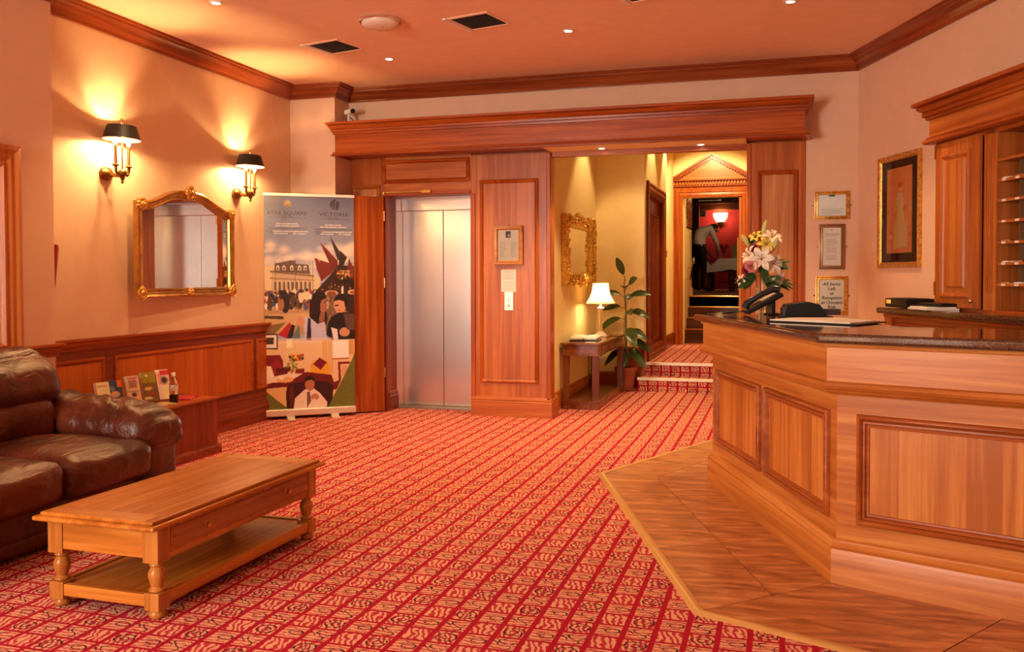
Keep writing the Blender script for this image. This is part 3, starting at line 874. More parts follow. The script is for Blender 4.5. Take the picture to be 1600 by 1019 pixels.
f = MB(); f.box(-4, 2.5, 24, 24.1, ZD, 3.9); S('wall_back', f, M_redw)
f = MB(); f.box(-4.1, -4, 15.5, 24, ZD, 3.9); f.box(-4.1, -1.5, 15.4, 15.5, ZD, 3.9); S('wall_left', f, M_redw)
f = MB(); f.box(2.5, 2.6, 15.5, 24, ZD, 3.9); f.box(-0.4, 2.6, 15.4, 15.5, ZD, 3.9); S('wall_right', f, M_redw)
f = MB(); f.box(-4, 2.5, 14.2, 24.1, 3.55, 3.65); din_ceil = S('ceiling', f, W_st)
f = MB(); f.box(-4, 2.5, 23.75, 24, 3.08, 3.24); f.box(-4, 2.5, 23.65, 24, 3.24, 3.55); P('dining_cornice', f, W_st, din_ceil)
f = MB(); f.box(-1.45, -0.45, 15.3, 15.5, 2.78, 3.55); P('beam', f, W_st, din_ceil)
for x0, x1 in ((-2.35,-1.98),(-0.98,-0.72)):
    f = MB(); f.box(x0, x1, 23.6, 24, ZD, 3.2); P('column_panel', f, W_st, din_ceil)

# ---- stone tiles in front of the reception counter, let into the carpet
FAR, COR = Vector((-0.446,6.022)), Vector((0.223,4.149))
RGT = COR + dB*1.35
CND = FAR - dC*1.05
RUN = [FAR - dC*1.5, FAR, COR, RGT]
inner = off_path(RUN, -0.25); mid = off_path(RUN, 0.31); outer = off_path(RUN, 0.655)
bed = MB(); bed.prism([tuple(p) for p in outer]+[tuple(p) for p in inner[::-1]], 0.0, 0.004)
stone = S('floor', bed, M_grout)
def lerp(a, b, t): return a+(b-a)*t
tid = 0
for k in range(3):
    L0 = (RUN[k+1]-RUN[k]).length
    nT = max(1, round(L0/0.60))
    for (pa, pb) in ((inner, mid), (mid, outer)):
        sh = 0 if pa is inner else 0.0
        for i in range(nT):
            t0, t1 = i/nT, (i+1)/nT
            q = [lerp(pa[k],pa[k+1],t0), lerp(pa[k],pa[k+1],t1), lerp(pb[k],pb[k+1],t1), lerp(pb[k],pb[k+1],t0)]
            c = sum(q, Vector((0,0)))/4
            q = [c+(p-c)*(1-0.0035/max(0.05,(p-c).length)) for p in q]
            f = MB(); f.prism([(p.x-c.x,p.y-c.y) for p in q], 0.003, 0.0085+0.0008*random.random())
            P('tile', f, M_tile, stone, loc=(c.x,c.y,0))
tr = MB(); tr.sweep([tuple(p) for p in outer], [(-0.012,0.0),(-0.012,0.011),(0.0,0.014),(0.022,0.012),(0.034,0.002),(0.034,0)])
S('trim_3', tr, plain('threshold_strip', (0.62,0.36,0.12), 0.35, 0.3), smooth=35)

# ------------------------------------------------------------------ reception counter
CT = ((0.33,0.092,0.016), (0.52,0.182,0.034), (0.68,0.305,0.072))
W_cv = wood('counter_cherry_vertical', *CT, axis='z')
W_ch = wood('counter_cherry_horizontal', *CT, axis='x', grain=0.8)
W_cm = wood('counter_moulding', (0.24,0.050,0.009), (0.38,0.098,0.020), (0.52,0.17,0.042), axis='x', grain=0.8)
W_cp = wood('counter_cherry_planks', *CT, axis='z', plank=0.13)
CEN = FAR - dC*0.70
RUNC = [CEN, FAR, COR, COR + dB*1.15]
ANG = [math.atan2((RUNC[k+1]-RUNC[k]).y, (RUNC[k+1]-RUNC[k]).x) for k in range(3)]
counter = E('reception_counter', 'angled panelled cherry wood reception counter standing on brown stone tiles', 'counter', (0.5,5.6,0))
TT = 0.008
face_sweep('plinth', [(-0.05,TT),(0,TT),(0,0.150),(-0.004,0.160),(0.0,0.172),(-0.012,0.184),(-0.016,0.196),(-0.03,0.205),(-0.05,0.205)], W_ch, counter, RUNC)
face_sweep('body_board', [(-0.06,0.10),(-0.03,0.10),(-0.03,0.86),(-0.06,0.86)], W_ch, counter, RUNC, smooth=None)
face_sweep('ledge_moulding', [(-0.05,0.838),(0.0,0.838),(0.008,0.846),(0.030,0.852),(0.036,0.862),(0.046,0.866),(0.052,0.880),(0.046,0.893),(0.028,0.899),(-0.05,0.899)], W_ch, counter, RUNC)
face_sweep('fascia_board', [(-0.05,0.895),(0.028,0.895),(0.028,1.052),(-0.05,1.052)], W_ch, counter, RUNC, smooth=None)
face_sweep('cap_moulding', [(-0.05,1.045),(0.036,1.045),(0.044,1.052),(0.040,1.064),(-0.05,1.064)], W_ch, counter, RUNC)
body = off_path(RUNC, -0.03)
CP = [(0,0),(0.0,0.014),(0.006,0.024),(0.014,0.027),(0.021,0.020),(0.024,0.010),(0.029,0.017),(0.036,0.018),(0.041,0.008),(0.045,0.011),(0.052,0.009),(0.056,0)]
for k, spans in ((0, [(0.10,0.60)]), (1, [(0.118,0.965),(1.050,1.895)]), (2, [(0.088,1.05)])):
    L0 = (body[k+1]-body[k]).length
    for a, b in spans:
        f = MB(); f.frame(a, b, 0.278, 0.757, CP)
        loc = (body[k].x-counter.location.x, body[k].y-counter.location.y, 0)
        P('panel_moulding', f, W_cm, counter, loc=loc, rz=ANG[k], smooth=40)
        f = MB(); f.box(a+0.054, b-0.054, -0.004, 0.0, 0.332, 0.703)
        P('panel', f, W_cp, counter, loc=loc, rz=ANG[k])
bk = MB(); inn = off_path(RUNC, -0.52)
bk.prism([tuple(p) for p in off_path(RUNC,-0.06)]+[tuple(p) for p in inn[::-1]], TT, 1.064)
P('carcass', bk, W_cv, counter, loc=(-0.5,-5.6,0))
top = off_path(RUNC, 0.085)
nBv = Vector((math.sin(AB),-math.cos(AB)))
gp = [tuple(p) for p in top] + [tuple(top[3]-nBv*0.80), (0.584,4.717), (0.06,6.30), tuple(top[0]+Vector((0.40,-0.36)))]
gm = MB(); gm.prism([(x-0.3,y-5.2) for x, y in gp], 0, 0.043)
P('granite_worktop', gm, M_granite, loc=(0.3,5.2,1.0645), bevel=0.014, seg=4, label='polished brown granite worktop lying along the angled reception counter', cat='worktop')
ZT = 1.1076

# ------------------------------------------------------------------ back counter and key cabinet on the right wall
rt0 = (KC.x, KC.y, 0)
bc = E('back_counter', 'wooden back counter with panelled front along the right wall behind reception', 'counter', rt0, AA)
f = MB(); f.box(1.47, 3.6, -0.46, -0.01, 0.0, 1.092); P('carcass', f, W_rh, bc)
f = MB(); f.box(1.46, 1.56, -0.475, -0.45, 0.0, 1.092); P('end_stile', f, W_ov, bc, bevel=0.003)
f = MB(); f.box(1.45, 3.6, -0.48, -0.44, 1.066, 1.092); P('top_rail', f, W_rh, bc, bevel=0.006)
for a in (1.62, 2.62):
    f = MB(); f.frame(a, a+0.9, 0.2, 1.04, PF); P('panel_moulding', f, W_rh, bc, loc=(0,-0.46,0))
f = MB(); f.box(1.41, 3.62, -0.515, -0.005, 0, 0.043)
P('granite_worktop', f, M_granite, loc=(KC.x,KC.y,1.0925), rz=AA, bevel=0.014, seg=4, label='dark granite worktop on the back counter under the key cabinet', cat='worktop')
ZB = 1.1357
kc = E('key_cabinet', 'tall wooden key cabinet with panelled door and numbered pigeonholes on back counter', 'cabinet', (KC.x,KC.y,ZB), AA)
ZO = -ZB
f = MB(); f.box(1.80, 1.84, -0.30, -0.01, 0.0, 2.24+ZO); P('side_panel', f, W_ov, kc)
f = MB(); f.box(2.345, 2.475, -0.30, -0.02, 0.0, 2.24+ZO); P('fluted_stile', f, W_ov, kc, bevel=0.003)
for i in range(4):
    f = MB(); f.tube([(2.375+i*0.02,-0.301,0.12),(2.375+i*0.02,-0.301,1.0)], 0.006, 6); P('reed', f, W_ov, kc)
f = MB(); f.box(1.80, 3.58, -0.015, -0.005, 0.0, 2.24+ZO); P('back_panel', f, W_rv, kc)
f = MB(); f.box(1.80, 3.58, -0.30, -0.01, 2.20+ZO, 2.24+ZO); P('top_board', f, W_rh, kc)
f = MB(); f.box(1.80, 3.58, -0.30, -0.01, 0.0, 0.012); P('bottom_board', f, W_rh, kc)
f = MB(); f.box(3.45, 3.58, -0.30, -0.02, 0.012, 2.20+ZO); P('stile', f, W_ov, kc)
f = MB(); f.box(1.78, 3.60, -0.335, -0.01, 2.235+ZO, 2.45+ZO); P('fascia', f, W_oh, kc)
f = MB(); f.sweep([(1.78,-0.01),(1.78,-0.335),(3.60,-0.335)], [(0,2.385+ZO),(0.016,2.388+ZO),(0.020,2.404+ZO),(0.034,2.410+ZO),(0.036,2.432+ZO),(0.030,2.438+ZO),(0.052,2.452+ZO),(0.064,2.468+ZO),(0.058,2.474+ZO),(0.084,2.482+ZO),(0.084,2.505+ZO),(-0.30,2.505+ZO)]); P('crown_moulding', f, W_rh, kc, smooth=35)
f = MB(); f.sweep([(1.78,-0.01),(1.78,-0.335),(3.60,-0.335)], [(0,2.275+ZO),(0.016,2.270+ZO),(0.014,2.260+ZO),(0.032,2.252+ZO),(0.034,2.236+ZO),(0.020,2.226+ZO),(-0.03,2.224+ZO)]); P('lower_moulding', f, W_rh, kc, smooth=35)
f = MB(); f.box(1.845, 2.335, -0.322, -0.300, 0.015, 2.215+ZO); kd = P('cabinet_door', f, W_ov, kc, bevel=0.003)
f = MB(); f.frame(1.915, 2.25, 0.075, 2.135+ZO, [(0,0),(0.004,0.012),(0.015,0.016),(0.028,0.008),(0.034,0.0)]); P('panel_moulding', f, W_ov, kd, loc=(0,-0.322,0))
f = MB(); f.frame(1.985, 2.19, 0.14, 2.09+ZO, [(0,0.0),(0.012,0.012),(0.016,0.012)], back=True); f.box(2.0, 2.175, -0.012, 0, 0.155, 2.075+ZO); P('raised_panel', f, W_ov, kd, loc=(0,-0.322,0))
f = MB(); f.lathe([(0.005,0),(0.006,0.012),(0.013,0.016),(0.014,0.024),(0.008,0.03)], (0,0,0), 12, M=Matrix.Translation((2.285,-0.322,0.062)) @ Matrix.Rotation(PI/2,4,'X')); P('knob', f, M_chrome, kd, smooth=60)
for z in (0.09, 0.985):
    f = MB(); f.box(1.83, 1.845, -0.326, -0.318, z, z+0.09); P('hinge', f, M_brass, kd)
shelf_z = [2.043,1.923,1.803,1.68,1.555,1.432,1.308]
M_lab = plain('shelf_label', (0.86,0.80,0.68), 0.6)
envs = []
for i, z in enumerate(shelf_z):
    f = MB(); f.box(2.475, 3.45, -0.29, -0.02, z+ZO-0.016, z+ZO); sh = P('shelf', f, W_oh, kc)
    if i:
        for j in range(8):
            x = 2.515+j*0.125
            f = MB(); f.box(x, x+0.036, -0.2925, -0.29, z+ZO-0.0145, z+ZO-0.0015); lb = P('shelf_label', f, M_lab, sh)
        for j in range(2):
            pass
for j in range(7):
    f = MB(); f.box(2.60+j*0.125, 2.604+j*0.125, -0.27, -0.02, shelf_z[0]+ZO+0.0, 2.20+ZO)
    x = 2.60+j*0.125
    f = MB(); f.box(x-0.0015, x+0.0015, -0.24, -0.02, shelf_z[-1]+ZO, shelf_z[0]+ZO-0.017); P('divider', f, plain('acrylic_divider', (0.25,0.14,0.07), 0.15) if j == 0 else bpy.data.materials['acrylic_divider'], kc)
def along(s, off, z): q = RW(s, off); return (q.x, q.y, z)
for k, (i, j, w_, ttl) in enumerate([(1,0,0.07,'second'),(1,1,0.09,'second'),(4,0,0.09,'fifth'),(5,0,0.06,'sixth'),(5,1,0.08,'sixth'),(6,0,0.09,'lowest'),(6,1,0.08,'lowest')]):
    names = ['first','next']
    f = MB(); f.box(-w_/2, w_/2, -0.11, 0.11, 0, 0.004); f.box(-w_/2+0.01, w_/2-0.004, -0.108, 0.09, 0.004, 0.008)
    o = P('letter', f, M_paper if (i+j) % 2 else M_steel, loc=along(2.538+j*0.122, 0.175, shelf_z[i]+0.0005), rz=AA+0.12*((k % 3)-1)*0.3, cat='letter', group='letters in the pigeonholes',
          label='%s letters lying in the %s pigeonhole from the left on the %s shelf' % ('pale paper' if (i+j) % 2 else 'silvery', 'first' if j == 0 else 'second', ttl))

# black card machine and papers on the back counter
cm = E('card_reader', 'flat black electronic box with small orange display on the back counter', 'device', along(1.66,0.40,ZB+0.0005), AA)
f = MB(); f.rbox((0,0,0.035), (0.15,0.10,0.034), 0.012, 4); P('housing', f, M_black, cm, smooth=50)
f = MB(); f.box(-0.12, -0.06, -0.102, -0.098, 0.03, 0.055); P('display', f, emit('amber_display', (1.0,0.35,0.05), 0.8), cm)
f = MB(); f.box(0,0.30,-0.10,0.10,0,0.012); f.box(0.01,0.28,-0.09,0.09,0.012,0.02)
P('document_pile', f, M_paper, loc=along(1.84,0.40,ZB+0.0005), rz=AA-0.1, label='loose white papers spread beside the black box on the back counter', cat='papers')
f = MB(); f.rbox((0,0,0.012),(0.12,0.07,0.012),0.01,3)
P('folder', f, M_black, loc=along(2.0,0.39,ZB+0.021), rz=AA+0.15, smooth=50, label='closed black folder lying on loose papers on the back counter', cat='folder')

# framed picture on the right wall
pf = E('framed_picture', 'tall narrow gilt framed sepia picture of a robed figure on right wall', 'picture', (KC.x-0.001*nA.x,KC.y,1.42), AA)
H0, W0 = 0.89, 0.66
f = MB(); f.frame(0.415, 0.415+W0, 0, H0, [(0,0),(0,0.028),(0.010,0.034),(0.022,0.030),(0.030,0.020),(0.040,0.022),(0.046,0.012)]); P('frame', f, M_gold, pf, smooth=40)
f = MB(); f.box(0.457, 0.415+W0-0.042, -0.010, -0.002, 0.042, H0-0.042); P('mount', f, plain('dark_mount', (0.035,0.025,0.018), 0.7), pf)
cv = Canvas(90, 190, (150,104,72))
for k in range(60):
    x, y = cv.rng.rand(2); cv.soft(x, y, 0.05+0.1*cv.rng.rand(), 0.02+0.03*cv.rng.rand(), (118+60*cv.rng.rand(),80+40*cv.rng.rand(),56+30*cv.rng.rand()), 0.5)
for k in range(14): cv.rect(0, 1, 0.02+k*0.022, 0.024+k*0.022, (120,80,56), 0.4)
for k in range(22):
    x = cv.rng.rand(); y = 0.42+0.5*cv.rng.rand(); cv.soft(x, y, 0.10, 0.035, (196,150,108) if k % 2 else (104,68,48), 0.5)
cv.poly([(0.44,0.30),(0.62,0.30),(0.66,0.50),(0.80,0.72),(0.84,0.93),(0.26,0.95),(0.34,0.70),(0.42,0.50)], (206,164,118))
for k in range(9): cv.poly([(0.46+0.02*k,0.36),(0.475+0.02*k,0.36),(0.33+0.062*k,0.94),(0.30+0.062*k,0.94)], (160,112,76), 0.7)
cv.poly([(0.44,0.30),(0.36,0.42),(0.48,0.52),(0.50,0.48),(0.43,0.41)], (206,164,118)); cv.poly([(0.62,0.31),(0.70,0.42),(0.58,0.55),(0.55,0.52),(0.63,0.42)], (190,146,104))
cv.ell(0.53, 0.235, 0.075, 0.045, (200,150,106)); cv.ell(0.53, 0.205, 0.09, 0.035, (120,76,40))
cv.rect(0, 1, 0.955, 1, (140,100,70)); cv.a = np.clip(cv.a*1.7+26, 0, 252); cv.grain(6)
me = cv.mesh('picture', 0.40, 0.67); me.materials.append(M_print)
P('picture', me, None, pf, loc=(0.415+0.13, -0.012, 0.115))
f = MB(); f.add([(0.47,-0.016,0.055),(0.415+W0-0.055,-0.016,0.055),(0.415+W0-0.055,-0.016,H0-0.055),(0.47,-0.016,H0-0.055)], [(0,1,2,3)]); P('glass', f, M_pane, pf)

# three framed notices right of the pilaster
def notice(name, label, x0, x1, z0, z1, fmat, pmat, lug=True):
    e = E(name, label, 'notice', (x0, YB-0.001, z0))
    w_, h_ = x1-x0, z1-z0
    f = MB(); f.frame(0, w_, 0, h_, [(0,0),(0,0.016),(0.008,0.020),(0.016,0.012),(0.026,0.016),(0.032,0.008)]); P('frame', f, fmat, e, smooth=40)
    f = MB(); f.box(0.028, w_-0.028, -0.007, -0.002, 0.028, h_-0.028); P('paper', f, pmat, e)
    if lug:
        for sx in (-0.012, w_+0.012):
            f = MB(); f.lathe([(0.007,0),(0.007,0.005)], (0,0,0), 10, M=Matrix.Translation((sx,-0.001,h_*0.5)) @ Matrix.Rotation(PI/2,4,'X')); f.box(min(sx,0.003) if sx < 0 else w_-0.003, max(sx,0.003) if sx < 0 else sx, -0.004, 0, h_*0.5-0.004, h_*0.5+0.004); P('fixing_lug', f, M_brass, e)
    f = MB(); f.add([(0.03,-0.0105,0.03),(w_-0.03,-0.0105,0.03),(w_-0.03,-0.0105,h_-0.03),(0.03,-0.0105,h_-0.03)], [(0,1,2,3)]); P('glass', f, M_pane, e)
    return e, w_, h_
e, w_, h_ = notice('framed_certificate', 'landscape gilt framed certificate, highest of three notices beside the pilaster', 0.295, 0.585, 1.85, 2.095, M_gold, M_paper)
f = MB(); f.ellipsoid((w_*0.5,-0.008,h_*0.84),0.03,0.0006,0.008); P('crest', f, plain('green_ink', (0.05,0.16,0.06), 0.7), e)
for k in range(4):
    f = MB(); q = 0.05+0.012*(k % 2); f.box(q, w_-q, -0.0076, -0.0072, 0.088-0.013*k, 0.0905-0.013*k); P('printed_line', f, M_inkg, e)
M_dgold = plain('dull_gilt', (0.34,0.20,0.09), 0.4, 0.7)
e, w_, h_ = notice('framed_letter', 'narrow dark framed typed letter, middle of three notices beside the pilaster', 0.335, 0.548, 1.415, 1.81, M_dgold, plain('letter_paper', (0.88,0.74,0.60), 0.7))
f = MB(); f.box(w_/2-0.005, w_/2+0.005, -0.0076, -0.0072, h_-0.050, h_-0.046); f.box(w_/2-0.0015, w_/2+0.0015, -0.0076, -0.0072, h_-0.062, h_-0.048); P('crest', f, M_ink, e)
for k in range(2):
    f = MB(); f.box(0.042+0.012*k, w_-0.042-0.012*k, -0.0076, -0.0072, h_-0.088-0.013*k, h_-0.0845-0.013*k); P('typed_line', f, M_inkg, e)
rr_ = random.Random(2)
for k in range(15):
    if k in (5, 10): continue
    f = MB(); f.box(0.055, w_-0.055-rr_.random()*0.02, -0.0076, -0.0072, h_-0.135-k*0.0125, h_-0.1325-k*0.0125); P('typed_line', f, M_inkg, e)
e, w_, h_ = notice('framed_sign', 'gilt framed hand lettered sign, lowest of three notices beside the pilaster', 0.308, 0.574, 1.018, 1.355, M_gold, plain('sign_paper', (0.90,0.78,0.60), 0.7))
for k, s_ in enumerate(['All Items','Left','at','Reception','at Owners','Risk']):
    text('lettering', s_, 0.040, M_ink, e, (w_/2,-0.0078,h_-0.070-k*0.040), shear=0.15, bold=0.0004)

# ------------------------------------------------------------------ things on the granite
fo = E('clipboard', 'open white register pages on a dark board lying on granite worktop', 'clipboard', (0.235,5.10,ZT+0.0005), R(-18))
f = MB(); f.prism([(-0.27,-0.12),(0.24,-0.30),(0.30,0.06),(0.02,0.31),(-0.24,0.16)], 0, 0.006); P('board', f, M_black, fo)
f = MB(); f.prism([(-0.26,-0.11),(0.20,-0.27),(0.25,0.04),(0.01,0.27),(-0.23,0.15)], 0.006, 0.012); P('paper', f, M_paper, fo)
f = MB(); f.prism([(-0.22,-0.09),(0.10,-0.20),(0.22,0.0),(0.0,0.24),(-0.20,0.12)], 0.012, 0.0145); P('paper', f, M_paper, fo)

ph = E('desk_telephone', 'black desk telephone with raised handset on the granite worktop', 'telephone', (-0.10,5.98,ZT+0.0005), R(12))
tilt = Matrix.Translation((0,0,0.074)) @ Matrix.Rotation(R(-28),4,'Y')
f = MB(); f.rbox((0,0,0.0), (0.125,0.10,0.017), 0.012, 5, M=tilt); P('base', f, M_black, ph, smooth=50)
f = MB(); f.box(0.035, 0.065, -0.08, 0.08, 0.0, 0.088); f.box(0.02, 0.11, -0.08, 0.08, 0, 0.008); P('stand', f, M_black, ph, bevel=0.006)
f = MB(); f.tube([(-0.125,-0.075,0.030),(-0.10,-0.075,0.055),(0.0,-0.075,0.062),(0.09,-0.075,0.058),(0.12,-0.075,0.034)], [0.026,0.024,0.016,0.024,0.026], 10, M=tilt); hs = P('handset', f, plain('handset_black', (0.02,0.02,0.022), 0.22), ph, smooth=60)
f = MB(); f.box(0.0, 0.10, -0.02, 0.075, 0.017, 0.020, M=tilt); P('display', f, plain('phone_label', (0.62,0.56,0.50), 0.3), ph)
for r_ in range(4):
    for c_ in range(3):
        f = MB(); f.box(-0.09+r_*0.022, -0.076+r_*0.022, -0.01+c_*0.026, 0.006+c_*0.026, 0.017, 0.023, M=tilt); P('key', f, M_inkg, ph)
pts = []
for k in range(60):
    t = k/59; pts.append((-0.13-0.13*t+0.008*math.cos(k*1.6), -0.06+0.02*math.sin(t*5)+0.008*math.sin(k*1.6), 0.012+0.012*(1-t)))
f = MB(); f.tube(pts, 0.0045, 5); P('coiled_cord', f, M_black, ph, smooth=60)

sr = E('card_printer', 'black angular card terminal with hood standing on granite worktop', 'device', (0.135,5.56,ZT+0.0005), R(8))
f = MB(); v = [(-0.115,0,0.006),(0.125,0,0.006),(0.125,0,0.030),(0.085,0,0.082),(0.02,0,0.097),(-0.10,0,0.080),(-0.115,0,0.03)]
f.add([(x,-0.06,z) for x,_,z in v]+[(x,0.10,z) for x,_,z in v], [tuple(range(6,-1,-1)),tuple(range(7,14))]+[(i,(i+1)%7,(i+1)%7+7,i+7) for i in range(7)]); P('hood', f, M_black, sr, bevel=0.004)
f = MB(); f.box(-0.13, 0.16, -0.075, 0.11, 0.0, 0.012); P('base', f, M_black, sr, bevel=0.003)
f = MB(); f.box(0.125, 0.215, 0.0, 0.09, 0.018, 0.052); P('paper_tray', f, plain('dark_red_plastic', (0.05,0.012,0.01), 0.3), sr, bevel=0.003)
f = MB(); f.box(-0.118, -0.100, -0.05, 0.08, 0.02, 0.06); P('roller', f, M_blackm, sr, bevel=0.004)

# flowers in a glass vase
vx, vy = -0.118, 6.33
VZ = ZT+0.0005
va = E('glass_vase', 'tall clear glass vase of lilies behind the telephone on granite worktop', 'vase', (vx,vy,VZ))
f = MB(); f.lathe([(0.034,0),(0.036,0.02),(0.038,0.15),(0.046,0.27),(0.044,0.27),(0.035,0.15),(0.031,0.012)], (0,0,0), 24); P('glass', f, M_glass, va, smooth=50)
f = MB(); f.lathe([(0.0305,0.0125),(0.0335,0.10),(0.035,0.15)], (0,0,0), 20); P('water', f, glass_mat('vase_water', (0.85,0.95,0.80), 0, 1.33), va, smooth=50)
M_stem = plain('flower_stem', (0.10,0.20,0.03), 0.5)
M_leafd = plain('dark_green_leaf', (0.035,0.085,0.02), 0.4, noise_amt=0.3)
M_lilyw = plain('lily_petal', (0.88,0.82,0.66), 0.5, noise_amt=0.05)
M_lilyy = plain('lily_yellow', (0.82,0.66,0.10), 0.5, noise_amt=0.15)
M_bud = plain('lily_bud_skin', (0.66,0.62,0.20), 0.45, noise_amt=0.15)
M_pink = plain('rose_pink', (0.80,0.36,0.36), 0.55, noise_amt=0.2)
M_crim = plain('rose_crimson', (0.30,0.010,0.03), 0.55, noise_amt=0.2)
def petal_mesh(mb, L, W, curl, M, n=6):
    v = []; f = []
    for i in range(n+1):
        t = i/n; wd = W*math.sin(PI*min(1, t*0.93+0.06))**0.8
        for j in (-1, -0.5, 0, 0.5, 1):
            v.append((t*L*math.cos(curl*t*0.6), j*wd*0.5, L*0.55*math.sin(PI*0.5*t)*0.9 - curl*0.35*L*t*t + 0.12*wd*j*j))
    for i in range(n):
        for j in range(4): f.append((i*5+j, (i+1)*5+j, (i+1)*5+j+1, i*5+j+1))
    mb.add(v, f, 0, M)
def aim(p, d):
    return Matrix.Translation(p) @ Vector(d).normalized().to_track_quat('Z', 'Y').to_matrix().to_4x4()
FC = Vector((vx, vy, VZ+0.25))
def stem_to(par, off, name='stem'):
    o = Vector(off)
    a = Vector((-o.x, -o.y, VZ+0.10-par.location.z)); a.x += (vx-par.location.x)+o.x; a.y += (vy-par.location.y)+o.y
    m = Vector((vx-par.location.x, vy-par.location.y, VZ+0.27-par.location.z))
    f = MB(); f.tube([a, m*1.0, m*0.45, (0,0,0)], 0.0035, 6); P(name, f, M_stem, par, smooth=60)
def lily(px, pz, dy, d, mat, label, s=0.085, grp='open lilies in the glass vase'):
    px = px*1.12+0.012; s = s*1.1
    e = E('lily', label, 'flower', (vx+px, vy+dy, VZ+pz), 0, grp)
    M0 = aim((0,0,0), d)
    for k in range(6):
        f = MB(); petal_mesh(f, s*(1 if k % 2 else 0.93), s*0.42, 0.9, M0 @ Matrix.Rotation(k*PI/3, 4, 'Z')); P('petal', f, mat, e, smooth=180)
    for k in range(5):
        f = MB(); a = k*2*PI/5; f.tube([(0,0,0),(0.012*math.cos(a),0.012*math.sin(a),0.035),(0.02*math.cos(a),0.02*math.sin(a),0.05)], 0.0015, 5, M=M0); f.ellipsoid((0.02*math.cos(a),0.02*math.sin(a),0.051),0.006,0.003,0.003,6,4,M=M0); P('stamen', f, plain('stamen', (0.35,0.12,0.02), 0.7) if 'stamen' not in bpy.data.materials else bpy.data.materials['stamen'], e)
    stem_to(e, (px,dy,pz)); return e
lily(-0.005, 0.36, -0.07, (-0.1,-1,0.25), M_lilyw, 'largest white lily facing forward at the middle of the vase', 0.10)
lily(0.055, 0.33, -0.05, (0.7,-0.8,0.1), M_lilyw, 'white lily turned right beside the eucalyptus sprigs', 0.085)
lily(-0.07, 0.385, -0.04, (-0.9,-0.6,0.3), M_lilyw, 'white lily turned left above the pink rose', 0.08)
lily(0.05, 0.50, -0.02, (0.35,-0.6,0.8), M_lilyw, 'topmost white lily opening upward beside the tall bud', 0.085)
lily(0.02, 0.455, -0.05, (0.1,-0.9,0.5), M_lilyy, 'yellow lily in the upper middle of the vase', 0.07)
lily(-0.04, 0.51, 0.0, (-0.3,-0.7,0.6), M_lilyy, 'small pale yellow lily at upper left of the vase', 0.055)
lily(-0.115, 0.215, -0.03, (-0.8,-0.6,0.0), M_lilyw, 'low white flower drooping over the left of the vase', 0.055)
lily(0.085, 0.235, -0.04, (0.7,-0.7,-0.3), M_lilyw, 'low white flower drooping right of the vase neck', 0.065)
def bud(px, pz, dy, d, label, s=0.10):
    e = E('lily_bud', label, 'flower', (vx+px, vy+dy, VZ+pz), 0, 'lily buds in the glass vase')
    f = MB(); f.lathe([(0.004,0),(0.013,0.25*s),(0.018,0.55*s),(0.014,0.8*s),(0.004,s)], (0,0,0), 10, M=aim((0,0,0), d)); P('bud', f, M_bud, e, smooth=60)
    stem_to(e, (px,dy,pz))
bud(0.005, 0.505, 0.0, (0.25,-0.1,1), 'tallest closed green lily bud at the top of the vase', 0.125)
bud(0.065, 0.40, -0.04, (0.42,-0.3,1), 'closed yellow lily bud leaning right beside the yellow lily', 0.12)
bud(-0.075, 0.445, -0.02, (-0.6,-0.2,1), 'closed green lily bud leaning left of the vase', 0.10)
def rose(px, pz, dy, d, mat, label, s=0.034):
    e = E('rose', label, 'flower', (vx+px, vy+dy, VZ+pz), 0, 'roses in the glass vase')
    M0 = aim((0,0,0), d)
    for k in range(11):
        a = k*2.4; r_ = s*(0.12+0.075*k)
        f = MB(); v = []; q = []
        for i in range(5):
            for j in range(5):
                aa = a+(j-2)*0.42; rr2 = r_*(0.55+0.5*math.sin(i/4*1.7)) + (0.25*s*(i/4)**3 if k > 5 else 0)
                v.append((rr2*math.cos(aa), rr2*math.sin(aa), (i/4-0.35)*s*1.25*(1-0.03*k)))
        for i in range(4):
            for j in range(4): q.append((i*5+j,i*5+j+1,i*5+j+6,i*5+j+5))
        f.add(v, q, 0, M0); P('petal', f, mat, e, smooth=180)
    stem_to(e, (px,dy,pz))
rose(-0.055, 0.31, -0.09, (-0.3,-1,0.3), M_pink, 'pink rose low on the front left of the vase', 0.042)
rose(-0.085, 0.285, -0.05, (-0.7,-0.7,0.1), M_crim, 'dark crimson rose lowest on the left of the vase', 0.034)
rose(-0.045, 0.425, -0.04, (-0.3,-0.8,0.5), M_crim, 'dark crimson rose above the large white lily', 0.034)
def leaf_quad(mb, p, d, L, W, up=(0,0,1), droop=0.2, M=None, n=5):
    d = Vector(d).normalized(); u = Vector(up); sd = d.cross(u).normalized(); u = sd.cross(d).normalized(); v = []; f = []
    for i in range(n+1):
        t = i/n; wd = W*0.5*math.sin(PI*(0.04+0.94*t))**0.75
        c = Vector(p)+d*(t*L)-Vector((0,0,1))*droop*L*t*t
        for j in (-1,0,1): v.append(tuple(c+sd*wd*j+u*(abs(j)*wd*0.25)))
    for i in range(n):
        for j in range(2): f.append((i*3+j,(i+1)*3+j,(i+1)*3+j+1,i*3+j+1))
    mb.add(v, f, 0, M)
def sprig(px, pz, dy, ends, label, grp='leafy sprigs in the glass vase'):
    e = E('leaf_sprig', label, 'foliage', (vx+px, vy+dy, VZ+pz), 0, grp)
    stem_to(e, (px,dy,pz))
    for en, L, W in ends:
        f = MB(); leaf_quad(f, (0,0,0), en, L, W, up=(-0.25,-0.75,0.6)); P('leaf', f, M_leafd, e, smooth=180)
sprig(0.06, 0.30, 0.0, [((1,-0.1,0.55),0.16,0.030),((1,-0.2,0.9),0.13,0.03),((1,-0.1,0.2),0.13,0.06),((0.9,-0.3,0.4),0.12,0.07)], 'narrow leaved sprig reaching right level with the white lilies')
